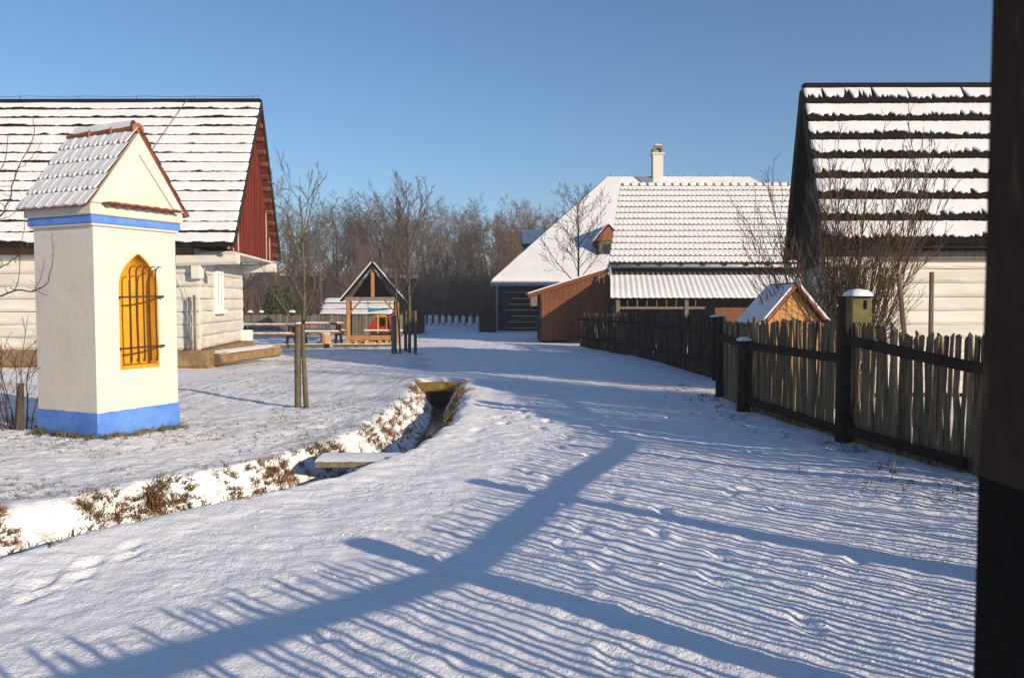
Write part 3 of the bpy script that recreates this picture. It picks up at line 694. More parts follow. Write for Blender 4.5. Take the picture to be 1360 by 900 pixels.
    b = MB(); b.beam((3.5, 28.12, 1.40), (6.75, 28.12, 1.40), .06, .08); b.build('hanging_rail', 'greywood', R)
    for k in range(9):
        b = MB(); b.beam((3.7 + k * .34, 28.1, 1.42), (3.7 + k * .34, 28.1, 1.70), .035, .035); b.build('rail_peg', 'greywood', R)
middle_house()
# storage boards standing under the pent roof end
b = MB(); b.box(7.3, 8.6, 28.9, 29.0, .1, 1.42, .01); b.build('leaning_board_panel', 'orange', None, label='orange brown board panel standing under the pent roof edge', cat='board panel', origin=(7.9, 28.9, 0))

# ------------------------------------------------------------------ great barn with hipped snow roof
def barn():
    R = root('hipped_barn', (7, 46, 0), 'large dark log barn under a smooth snow covered hipped roof', 'barn')
    x0, x1, y0, y1, ze, zr = -1.05, 20., 38., 54., 2.45, 8.58; ra, rb = V((5.42, 46, zr)), V((13.5, 46, zr)); up = V((0, 0, 1))
    rf = bpy.data.objects.new('roof', None); COL.objects.link(rf); rf.parent = R; WLOC[rf.name] = WLOC[R.name]
    a, b_, c, d = V((x0, y0, ze)), V((x1, y0, ze)), V((x1, y1, ze)), V((x0, y1, ze))
    b = MB(); b.add([a, b_, c, d, ra, rb], [(0, 1, 5, 4), (1, 2, 5), (2, 3, 4, 5), (3, 0, 4), (3, 2, 1, 0)]); b.build('roof_boards', 'shingle', rf)
    def sheet(p, q, r, s, nu, nv, seed, th=.10):
        n = (q - p).cross(s - p).normalized(); n = n if n.z > 0 else -n; rows = []
        for j in range(nv + 1):
            rw = []
            for i in range(nu + 1):
                u, v = i / nu, j / nv; base = lerp(lerp(p, q, u), lerp(s, r, u), v)
                t = th * sm(-.004, .03, v) + .02 * N(base.x * .8, base.y * .8, base.z * .8 + seed) + .012 * N(base.x * 3, base.y * 3, base.z * 3)
                rw.append(base + n * (t if j else .012))
            rows.append(rw)
        return rows
    for (p, q, r, s) in ((a, b_, rb, ra), (b_, c, rb, rb), (c, d, ra, rb), (d, a, ra, ra)):
        b = MB(); b.grid(sheet(p, q, r, s, 60, 40, 1)); b.build('snow', 'roofsnow', rf, smooth=True)
    for x in (5.6, 6.5, 8.9, 9.8, 10.7, 11.6, 12.6):
        b = MB(); b.tube([(x, 46, zr), (x, 46, zr + .26)], .02, 5); b.build('conductor_stand', 'wire', rf)
    pn = (b_ - a).cross(ra - a).normalized(); pn = pn if pn.z > 0 else -pn
    def on(x, y): return V((x, y, ze + (y - y0) / 8. * (zr - ze)))
    b = MB(); b.poly([on(6.95, 45.95) + pn * .13, on(7.95, 45.95) + pn * .13, on(7.95, 45.3) + pn * .13, on(7.35, 45.3) + pn * .13], pn * .02); b.build('ridge_sheet', 'metal', rf)  # blue-grey patch laid over the snow just below the ridge
    # chimney
    ch = bpy.data.objects.new('chimney', None); COL.objects.link(ch); ch.parent = R; WLOC[ch.name] = WLOC[R.name]; cx = 8.22
    b = MB(); b.box(cx - .29, cx + .29, 45.6, 46.18, 7.6, 9.85, .02); b.build('chimney_shaft', 'plaster', ch)
    b = MB(); b.box(cx - .36, cx + .36, 45.53, 46.25, 9.85, 9.95, .015); b.build('chimney_collar', 'plaster', ch)
    b = MB(); rows = []
    for yy in (45.62, 46.16):
        rows.append([V((cx + .29 * math.cos(PI * k / 12), yy, 9.95 + .16 + .24 * math.sin(PI * k / 12))) for k in range(13)])
    outer = [V((cx - .3, 45.62, 9.95))] + [V((cx - .3 * math.cos(PI * k / 12), 45.62, 10.1 + .26 * math.sin(PI * k / 12))) for k in range(13)] + [V((cx + .3, 45.62, 9.95))]
    inner = [V((cx + .17, 45.62, 9.95))] + [V((cx + .17 * math.cos(PI * k / 12), 45.62, 10.06 + .16 * math.sin(PI * k / 12))) for k in range(13)] + [V((cx - .17, 45.62, 9.95))]
    for k in range(14): 
        i0, i1 = inner[14 - k], inner[13 - k]; b.poly([outer[k], outer[k + 1], i1, i0], (0, .54, 0))
    b.build('chimney_hood', 'stone', ch)
    b = MB(); b.box(cx - .2, cx + .2, 45.6, 46.15, 10.362, 10.42, .02); b.build('snow', 'roofsnow', ch)
    # front dormer
    dm = bpy.data.objects.new('dormer', None); COL.objects.link(dm); dm.parent = R; WLOC[dm.name] = WLOC[R.name]; dx, dy, hw = 4.75, 39.7, .62
    b = MB(); b.poly([(dx - hw + .1, dy, 3.6), (dx + hw - .1, dy, 3.6), (dx + hw - .1, dy, 4.62), (dx - hw + .1, dy, 4.62)], (0, 1.7, 0)); b.build('dormer_wall', 'greywood', dm)
    b = MB(); b.poly([(dx - hw, dy - .06, 4.58), (dx + hw, dy - .06, 4.58), (dx, dy - .06, 5.30)], (0, .05, 0)); b.build('dormer_gable', 'brownboard', dm)
    for sg in (-1, 1):
        e0, r0 = V((dx + sg * (hw + .1), dy - .12, 4.50)), V((dx, dy - .12, 5.36)); L = V((0, 2.7, 0)); nn = V((sg * .65, 0, .76))
        b = MB(); b.poly([e0, r0, r0 + L, e0 + V((0, 1.8, 0))], nn * .04); b.build('dormer_roof', 'redboard', dm)
        b = MB(); b.poly([e0 + nn * .042 + V((0, .04, 0)), r0 + nn * .042 + V((0, .04, 0)), r0 + L + nn * .042, e0 + V((0, 1.8, 0)) + nn * .042], nn * .06); b.build('snow', 'roofsnow', dm)
    b = MB(); b.box(dx - .2, dx + .2, dy - .03, dy - .002, 3.95, 4.4); b.build('dormer_window', 'glass', dm)
    for k in range(4):
        b = MB(); b.box(dx - hw + .05, dx - hw + .17, dy - .05, dy + 1.2, 3.62 + .25 * k, 3.85 + .25 * k, .02); b.build('cheek_board', 'darkwood', dm)
    # dormer on the hip end
    d2 = bpy.data.objects.new('hip_dormer', None); COL.objects.link(d2); d2.parent = R; WLOC[d2.name] = WLOC[R.name]; xa, ya = .55, 45.6
    b = MB(); b.box(xa + .12, xa + 3.2, ya - .75, ya + .75, 3.9, 4.75); b.build('dormer_wall', 'darkwood', d2)
    b = MB(); b.poly([(xa, ya - 1.0, 4.72), (xa, ya + 1.0, 4.72), (xa, ya, 5.52)], (2.6, 0, 0)); b.build('dormer_roof', 'shingle', d2)
    b = MB(); b.poly([(xa + .02, ya - 1.02, 4.78), (xa + .02, ya, 5.58), (xa + 2.9, ya, 5.58), (xa + 1.9, ya - 1.02, 4.78)], V((0, -.6, .8)) * .07); b.build('snow', 'roofsnow', d2)
    # log front wall
    wa = bpy.data.objects.new('wall', None); COL.objects.link(wa); wa.parent = R; WLOC[wa.name] = WLOC[R.name]
    for i in range(8):
        z = .18 + i * .285; b = MB(); log_beam(b, (-.72 - .04 * (i % 2), 38.75, z), (4.5, 38.75, z), .24, .235, 90 + i, .6, .02); b.build('log', 'darklog', wa)
        b = MB(); log_beam(b, (-.6, 38.9, z + .01), (-.6, 53, z + .01), .24, .235, 110 + i, .8, .02); b.build('log', 'darklog', wa)
        if i < 7: b = MB(); b.box(-.35 + .15 * (i % 3), 4.4 if i % 2 else 1.2, 38.70, 38.80, z + .115, z + .17); b.build('chinking', 'chink', wa)
    b = MB(); b.box(-.5, 19.5, 38.86, 38.95, 0, 2.45); b.box(-.5, 19.5, 53, 53.1, 0, 2.4); b.box(19.3, 19.5, 39, 53, 0, 2.4); b.build('inner_wall', 'darkwood', R)
    b = MB(); b.tube([(-1.0, 37.95, 2.38), (3.2, 37.95, 2.38)], .07, 7); b.build('gutter', 'zinc', R, smooth=True)
    K = 1.155; R.scale = (K, K, K); R.location = (7 * K, 46 * K, -.20)
    b = MB(); b.tube([(-.72, 37.95, 2.35), (-.72, 38.3, 2.1), (-.72, 38.5, 1.9), (-.72, 38.5, .05)], .05, 7); b.build('downpipe', 'zinc', R, smooth=True)
barn()
b = MB(); b.box(-1.75, -.85, 42.6, 43.4, 0, .98, .02); b.box(-1.8, -.8, 42.55, 43.45, .98, 1.03, .01); b.build('plank_bin', 'darkwood', None, label='dark plank bin against the corner of the hipped barn', cat='bin', origin=(-1.3, 43, 0))

# ------------------------------------------------------------------ larch lean-to shed
def lean_to():
    R = root('lean_to_shed', (2.4, 32, 0), 'orange brown board lean-to shed with sloping snowy roof against the dark cottage', 'shed')
    xa, xb, y = 1.14, 3.82, 31.9; up = V((0, 0, 1))
    def zt(x): return 2.02 + (x - xa) / (xb - xa) * .84
    fw = bpy.data.objects.new('front_wall', None); COL.objects.link(fw); fw.parent = R; WLOC[fw.name] = WLOC[R.name]; n = 15; w = (xb - xa) / n
    for k in range(n):
        u0, u1 = xa + k * w + .004, xa + (k + 1) * w - .004; o = .006 * (k % 3)
        b = MB(); b.poly([(u0, y - o, .08), (u1, y - o, .08), (u1, y - o, 1.78), (u0, y - o, 1.78)], (0, .03, 0)); b.build('board', 'orange', fw)
        b = MB(); b.poly([(u0, y - .02 - o, 1.76), (u1, y - .02 - o, 1.76), (u1, y - .02 - o, zt(u1)), (u0, y - .02 - o, zt(u0))], (0, .03, 0)); b.build('board', 'orange', fw)
    b = MB(); b.box(xa - .03, xa + .06, y - .02, y + .1, 0, 2.02, .008); b.build('corner_post', 'darkwood', R)
    b = MB(); b.poly([(xa, y + .05, 0), (xa, 36, 0), (xa, 36, 2.0), (xa, y + .05, 2.0)], (.05, 0, 0)); b.poly([(xa, 36, 0), (xb, 36, 0), (xb, 36, 2.8), (xa, 36, 2.0)], (0, .05, 0)); b.build('side_wall', 'darkwood', R)
    rf = bpy.data.objects.new('roof', None); COL.objects.link(rf); rf.parent = R; WLOC[rf.name] = WLOC[R.name]
    p, q = V((xa - .5, y - .25, zt(xa - .5) + .02)), V((xb - .02, y - .25, zt(xb) + .02)); L = V((0, 4.5, 0)); nn = V((-.3, 0, .95))
    b = MB(); b.poly([p, q, q + L, p + L], nn * .06); b.build('roof_deck', 'orange', rf)
    b = MB(); b.beam(p + V((0, -.012, -.02)), q + V((0, -.012, -.02)), .03, .14, nn); b.build('barge_board', 'orange', rf)
    b = MB(); b.poly([p + nn * .062 + V((.03, .03, 0)), q + nn * .062 + V((0, .03, 0)), q + L + nn * .062, p + L + nn * .062 + V((.03, 0, 0))], nn * .05); b.build('snow', 'roofsnow', rf)
    b = MB()
    for (x0, x1, z0, z1) in ((2.05, 2.13, .1, 1.0), (2.72, 2.80, .1, 1.0)): b.box(x0, x1, y - .05, y - .02, z0, z1)
    for z in (.88, .3): b.box(2.13, 2.72, y - .055, y - .022, z, z + .1)
    b.build('hatch_frame', 'orange', R)
    b = MB(); b.box(.72, 1.0, y + .05, y + .25, 1.45, 1.95, .02); b.build('lantern_box', 'greywood', R)
lean_to()

# ------------------------------------------------------------------ fences
def stick_mesh(seed, n=6, base_r=.033, bend=.02, mat='picket', flat=.6, taper=.8, broken=False):
    rng = H0(seed); b = MB(); k = 5; pts = []; rd = []
    for i in range(k + 1):
        t = i / k; pts.append(V((bend * rng.uniform(-1, 1) if i else 0, bend * .5 * rng.uniform(-1, 1) if i else 0, t))); rd.append(base_r * (1 + (taper - 1) * t) * rng.uniform(.9, 1.1))
    vs = []; 
    for i, p in enumerate(pts):
        for q in range(n):
            a = 2 * PI * q / n + seed; r = rd[i] * (1 + .16 * N(q * 1.7, i * .4, seed))
            z = p.z
            if i == k: z += .018 * math.cos(a - seed * 2) + rng.uniform(-.008, .008)
            vs.append(V((p.x + math.cos(a) * r, p.y + math.sin(a) * r * flat, z)))
    fs = []
    for i in range(k):
        for q in range(n): fs.append((i * n + q, i * n + (q + 1) % n, (i + 1) * n + (q + 1) % n, (i + 1) * n + q))
    fs.append(tuple(range(k * n, (k + 1) * n))); b.add(vs, fs); return b.mesh('picket', mat)
def run(poly, spacing, rng, jit=.25):
    out = []; 
    for (p, q) in zip(poly[:-1], poly[1:]):
        p, q = V(p), V(q); L = (q - p).length; n = max(1, int(L / spacing)); a = math.atan2(q.y - p.y, q.x - p.x)
        for i in range(n): out.append((lerp(p, q, (i + .5 + rng.uniform(-jit, jit)) / n), a))
    return out
PM = [stick_mesh(s, 6, .030 + .003 * (s % 4), .018) for s in range(10)]
SM = [stick_mesh(40 + s, 5, .034 + .004 * (s % 4), .03, 'stake', .8, .7) for s in range(10)]
def snow_cap(parent, c, hw, h, name='snow_cap'):
    b = MB(); rows = []
    for i in range(4):
        t = i / 3; s_ = hw * (1, .93, .6, .05)[i]; z = (0, .45 * h, .85 * h, h)[i]
        rows.append([V(c) + V((s_ * math.copysign(min(1, abs(math.cos(a)) * 1.3), math.cos(a)), s_ * math.copysign(min(1, abs(math.sin(a)) * 1.3), math.sin(a)), z)) for a in [2 * PI * k / 12 + .001 for k in range(13)]])
    b.grid(rows); b.build(name, 'roofsnow', parent, smooth=True)
def near_fence():
    R = root('picket_fence', (3.8, 9.1, 0), 'weathered split picket fence with dark rails beside the snowy road', 'fence')
    rng = H0(3)
    poly = [(.82, .78, 0), (2.62, 2.50, 0), (3.28, 4.45, 0), (4.06, 6.6, 0), (4.16, 7.25, 0), (3.80, 9.1, 0), (3.47, 11.8, 0), (3.53, 13.5, 0)]
    sp = run(poly[:4], .074, rng, .2) + run(poly[3:], .054, rng)
    for (p, a) in sp:
        near = p.y < 6.8
        if near and rng.random() < .05: continue
        h = 1.30 + .05 * N(p.y * 1.2, 1) + (rng.uniform(-.04, .04) + .03 if near else rng.uniform(-.035, .03)) + (.06 if 8.4 < p.y < 12 else 0)
        off = V((math.sin(a), -math.cos(a), 0)) * .05
        sc = rng.uniform(.5, .72) if near else rng.uniform(.85, 1.3)
        piece('picket', PM[rng.randrange(10)], V((p.x, p.y, H(p.x, p.y, False) - .03)) + off, R, (rng.uniform(-.025, .025), rng.uniform(-.035, .035), a + rng.uniform(-.2, .2)), (sc, sc, h))
    # rails
    def rail(p, q, z0, z1, w=.05, h=.105):
        p, q = V(p), V(q); d = (q - p).normalized(); o = V((-d.y, d.x, 0)) * .03
        b = MB(); log_beam(b, p + V((0, 0, z0)) + o, q + V((0, 0, z1)) + o, w, h, rng.randint(0, 99), .5, .02); b.build('rail', 'rail', R)
    zs = [1.10, 1.10, 1.10, 1.08, 1.06, 1.22, 1.02, 1.06]
    for i in range(len(poly) - 1):
        z0, z1 = (zs[i], zs[i + 1])
        if i == 5: z0, z1 = 1.00, 1.00
        if i == 6: z0 = 1.0
        rail(poly[i], poly[i + 1], z0, z1); 
        if i in (4, 5): rail(poly[i], poly[i + 1], .17, .20, .05, .10)
    # posts
    def post(x, y, h, r=.075, cap=0):
        b = MB(); zz = H(x, y, False); b.tube([(x, y, zz - .1), (x + .005, y, h * .5), (x, y, h)], [r * 1.1, r, r * .95], 8); po = b.build('post', 'rail', R)
        if cap: snow_cap(R, (x, y, h - .005), r * 1.15, cap)
    post(3.76, 9.06, 1.70, .082); post(3.40, 11.72, 1.08, .09, .06); post(3.50, 13.5, 1.40, .06, .03); post(4.09, 6.45, 1.30, .07); post(3.20, 4.45, 1.36, .10); post(2.54, 2.52, 1.38, .125)
near_fence()
def far_fence():
    R = root('stake_fence', (3.9, 22, 0), 'rough dark stake fence running past the tiled cottage to the lean-to shed', 'fence')
    rng = H0(8); poly = [(4.33, 16.75, 0), (4.12, 20.0, 0), (3.75, 23.5, 0), (3.10, 27.0, 0), (2.50, 29.35, 0)]
    for (p, a) in run(poly, .062, rng, .35):
        t = sm(24, 27, p.y); h = 1.34 - .12 * t + rng.uniform(-.06, .09) + .06 * N(p.y, 4); off = V((math.sin(a), -math.cos(a), 0)) * rng.uniform(-.02, .05); sc = rng.uniform(.9, 1.5)
        piece('stake', SM[rng.randrange(10)], V((p.x, p.y, -.06)) + off, R, (rng.uniform(-.05, .05), rng.uniform(-.06, .06), a), (sc, sc, h))
    for i in range(4):
        for z in (1.0, .35):
            b = MB(); log_beam(b, V(poly[i]) + V((-.07, 0, z)), V(poly[i + 1]) + V((-.07, 0, z)), .05, .08, i, .5, .02); b.build('rail', 'rail', R)
    b = MB(); b.tube([(4.25, 16.6, -.1), (4.25, 16.6, 1.30)], [.10, .095], 8); b.build('post', 'tar', R); 
    b = MB(); b.poly([(4.11, 16.46, 1.30), (4.39, 16.46, 1.30), (4.39, 16.74, 1.30), (4.11, 16.74, 1.30)], (0, 0, .025)); b.build('post_cap', 'tar', R)
    snow_cap(R, (4.25, 16.6, 1.325), .14, .05)
    b = MB(); b.tube([(4.62, 16.3, -.1), (4.62, 16.3, 1.28)], .06, 7); b.build('post', 'rail', R); snow_cap(R, (4.62, 16.3, 1.275), .075, .045)
far_fence()

# gate post right beside the camera
def gate_post():
    R = root('gate_post', (.565, .79, 0), 'tall brown timber gate post with a black tarred foot at road edge', 'post')
    b = MB(); rows = []
    def ring(z, h, s_, k): return [V((.572 + (.075 * h) * c[0] * (1 + .03 * N(z * 2, k, q)), .79 + (.07 * h) * c[1], z)) for q, c in enumerate(((-1, -.8), (-.8, -1), (.8, -1), (1, -.8), (1, .8), (.8, 1), (-.8, 1), (-1, .8)))]
    rs = []
    for k in range(14):
        z = 1.46 + k * .22; r = ring(z, 1, 0, k); rs.append(r + [r[0]])
    b.grid(rs); b.add(rs[-1][:-1], [tuple(range(8))]); b.build('shaft', 'post', R)
    b = MB(); rs = []
    for k in range(6):
        z = -.1 + k * .313; r = ring(z, 1.012, 0, k); rs.append(r + [r[0]])
    b.grid(rs); b.add(rs[-1][:-1], [tuple(range(8))]); b.build('tarred_foot', 'tar', R)
gate_post()

# letter box on the tall fence post
def letter_box():
    c = V((4.02, 9.35, 0)); R = root('nest_box', (c.x, c.y, 1.4), 'small lichen yellow wooden box with dark slot and snowy cap above the picket fence', 'box')
    b = MB(); b.box(c.x - .125, c.x + .125, c.y - .10, c.y + .10, 1.40, 1.69, .008); b.build('body', 'box', R)
    b = MB(); b.box(c.x + .03, c.x + .065, c.y - .106, c.y - .08, 1.56, 1.66); b.build('slot', 'tar', R)  # black block on the front, painting the shade inside the slot
    b = MB(); b.box(c.x - .145, c.x + .145, c.y - .125, c.y + .125, 1.69, 1.71, .005); b.build('lid', 'darkwood', R); snow_cap(R, (c.x, c.y, 1.709), .14, .085)
    b = MB(); b.box(c.x - .04, c.x + .04, c.y - .03, c.y + .05, -.05, 1.4); b.build('stand', 'darkwood', R)
letter_box()

# little larch hut behind the fence
def hut():
    R = root('garden_hut', (4.14, 12.2, 0), 'small orange board hut with snow on its roof behind the picket fence', 'hut')
    x, y0, y1, hw, ze, za = 4.14, 11.75, 12.75, .40, 1.38, 1.86; up = V((0, 0, 1))
    g = bpy.data.objects.new('front_wall', None); COL.objects.link(g); g.parent = R; WLOC[g.name] = WLOC[R.name]; n = 9
    for k in range(n):
        u0, u1 = -hw + 2 * hw * k / n + .003, -hw + 2 * hw * (k + 1) / n - .003; zt = lambda u: za - .05 - abs(u) / hw * (za - ze)
        pts = [(x + u0, y0 - .004 * (k % 2), 0), (x + u1, y0 - .004 * (k % 2), 0), (x + u1, y0 - .004 * (k % 2), zt(u1)), (x + u0, y0 - .004 * (k % 2), zt(u0))]
        if u0 < 0 < u1: pts.insert(3, (x, y0 - .004 * (k % 2), zt(0)))
        b = MB(); b.poly(pts, (0, .025, 0)); b.build('board', 'pine', g)
    b = MB(); b.box(x - hw, x - hw + .03, y0 + .03, y1, 0, ze); b.box(x + hw - .03, x + hw, y0 + .03, y1, 0, ze); b.poly([(x - hw, y1, 0), (x + hw, y1, 0), (x + hw, y1, ze), (x, y1, za - .05), (x - hw, y1, ze)], (0, .03, 0)); b.build('side_wall', 'timber', R)
    for sg in (-1, 1):
        e = V((x + sg * (hw + .09), y0 - .09, ze - .10)); r = V((x, y0 - .09, za)); L = V((0, y1 - y0 + .25, 0)); nn = V((sg * .75, 0, .66))
        b = MB(); b.poly([e, r, r + L, e + L], nn * .03); b.build('roof_board', 'tile', R)
        b = MB(); b.poly([e + nn * .032 + V((0, .02, 0)), r + nn * .032 + V((0, .02, 0)), r + L + nn * .032, e + L + nn * .032], nn * .035); b.build('snow', 'roofsnow', R)
    b = MB(); b.beam((x, y0 - .14, za + .04), (x, y1 + .1, za + .04), .06, .05); b.build('ridge_cap', 'tile', R)
hut()
for (x, y, h, lx, lb) in ((5.12, 10.2, 2.0, -.22, 'thin leaning garden pole against the white log wall behind fence'), (5.32, 10.2, 2.02, 0, 'thin upright garden pole against the white log wall behind fence')):
    b = MB(); b.tube([(x, y, -.1), (x + lx * .5 + .01, y, h * .5), (x + lx, y, h)], [.034, .032, .028], 6); b.build('garden_pole', 'greywood', None, label=lb, cat='pole', origin=(x, y, 0))

# ------------------------------------------------------------------ ditch crossings
def crossings():
    R = root('plank_bridge', (-1.7, 8.4, 0), 'short snow covered plank bridge across the ditch', 'bridge')
    ang = V((.99, .12, 0)); 
    for k in range(3):
        y = 8.28 + k * .17; b = MB(); log_beam(b, V((-2.02, y - .10, -.02)), V((-1.16, y + .06, -.05)), .16, .06, k, .3, .008); b.build('plank', 'greywood', R)
    b = MB(); rw = []
    for i in range(13):
        t = i / 12; p = lerp((-2.02, 8.12, .013), (-1.16, 8.28, -.017), t); rw.append([p + V((0, q * .13, (.016 if q in (1, 2, 3) else 0) + .008 * N(i * .7, q)))  for q in range(5)])
    b.grid(rw); b.build('snow', 'snow', R, smooth=True)
    R = root('culvert_head', (-1.48, 16.3, 0), 'mossy yellow green culvert beam closing the end of the ditch', 'culvert')
    b = MB(); log_beam(b, (-1.86, 16.17, -.08), (-1.08, 16.17, -.06), .14, .18, 4, .2, .02); b.build('head_beam', 'moss', R)
    b = MB(); b.box(-1.95, -1.0, 16.18, 16.3, -.75, -.15); b.build('dark_mouth', 'tar', R)  # black box standing in for the darkness inside the culvert
crossings()
bw = MB(); pts = DITCH[4:]; 
rw = [[V((x - .16, y, -.52)), V((x + .16, y, -.52))] for x, y in pts]; bw.grid(rw); wt = bw.build('ditch_water', 'water', None, kind='structure')

# ------------------------------------------------------------------ trees
def grow(tr, cr, p, d, L, r, lev, mx, rng, P):
    nseg = P['seg'][min(lev, len(P['seg']) - 1)]; pts = [V(p)]; rd = [r]; dd = V(d).normalized(); sl = L / nseg
    wob = P['wob'][min(lev, len(P['wob']) - 1)]; upw = P['up'][min(lev, len(P['up']) - 1)]; tip = P['tip'][min(lev, len(P['tip']) - 1)]
    for i in range(nseg):
        dd = (dd + V((rng.gauss(0, wob), rng.gauss(0, wob), rng.gauss(0, wob * .6) + upw))).normalized(); pts.append(pts[-1] + dd * sl); rd.append(max(P['rmin'], r * (1 + (tip - 1) * (i + 1) / nseg)))
    (tr if lev == 0 else cr).tube(pts, rd, P['sides'][min(lev, len(P['sides']) - 1)], lev < 2)
    if lev >= mx: return
    n = P['n'][min(lev, len(P['n']) - 1)]; n = max(1, int(n * rng.uniform(.75, 1.25))); st = P['start'][min(lev, len(P['start']) - 1)]; az = rng.uniform(0, 6.28)
    for k in range(n):
        t = st + (1 - st) * (k + rng.uniform(.1, .9)) / n; f = t * nseg; i = min(nseg - 1, int(f)); q = lerp(pts[i], pts[i + 1], f - i); ax = (pts[i + 1] - pts[i]).normalized()
        az += 2.399 + rng.uniform(-.5, .5); ang = P['ang'][min(lev, len(P['ang']) - 1)] * rng.uniform(.7, 1.25)
        s1 = ax.cross(V((.2, .3, .93)) if abs(ax.z) < .9 else V((1, 0, 0))).normalized(); s2 = ax.cross(s1)
        nd = ax * math.cos(ang) + (s1 * math.cos(az) + s2 * math.sin(az)) * math.sin(ang)
        rr = rd[i] * P['rr'][min(lev, len(P['rr']) - 1)] * rng.uniform(.7, 1.05); LL = L * P['lr'][min(lev, len(P['lr']) - 1)] * (1 - P.get('cone', .35) * (t - st) / (1 - st + 1e-6)) * rng.uniform(.75, 1.2)
        grow(tr, cr, q, nd, LL, max(P['rmin'], rr), lev + 1, mx, rng, P)
def make_tree(name, loc, seed, height, r, mx, P, bark, twigs, label, cat='tree', group=None, lean=(0, 0)):
    rng = H0(seed); tr, cr = MB(), MB(); loc = V(loc)
    grow(tr, cr, loc, V((lean[0], lean[1], 1)), height, r, 0, mx, rng, P)
    R = root(name, loc, label, cat, group)
    tr.build('trunk', bark, R, smooth=True)
    if cr.v: cr.build('crown', twigs, R, smooth=True)
    return R
def copy_thing(src, loc, rz, sc, label=None):
    c = src.copy(); COL.objects.link(c); c.location = loc; c.rotation_euler = (0, 0, rz); c.scale = (sc, sc, sc)
    if label: c['label'] = label
    for ch in src.children:
        k = ch.copy(); COL.objects.link(k); k.parent = c
    return c
BROAD = dict(seg=(7, 6, 5, 4, 3), wob=(.07, .13, .16, .2, .2), up=(.02, .06, .05, .04, .03), tip=(.3, .3, .35, .5, .6), n=(13, 8, 7, 6, 4), start=(.25, .2, .15, .15, .2), ang=(.75, .7, .7, .7, .7), rr=(.5, .5, .5, .6, .7), lr=(.55, .55, .5, .45, .4), sides=(7, 5, 4, 3, 3), rmin=.008, cone=.45)
SLIM = dict(BROAD, n=(26, 8, 6, 4), start=(.15, .12, .12, .15), ang=(.5, .55, .6, .6), lr=(.30, .5, .5, .45), up=(.01, .12, .08, .05), cone=.5)
LOC0 = (0, 0, 0)
protos = []
grp = 'bare trees of the belt behind the farmstead'
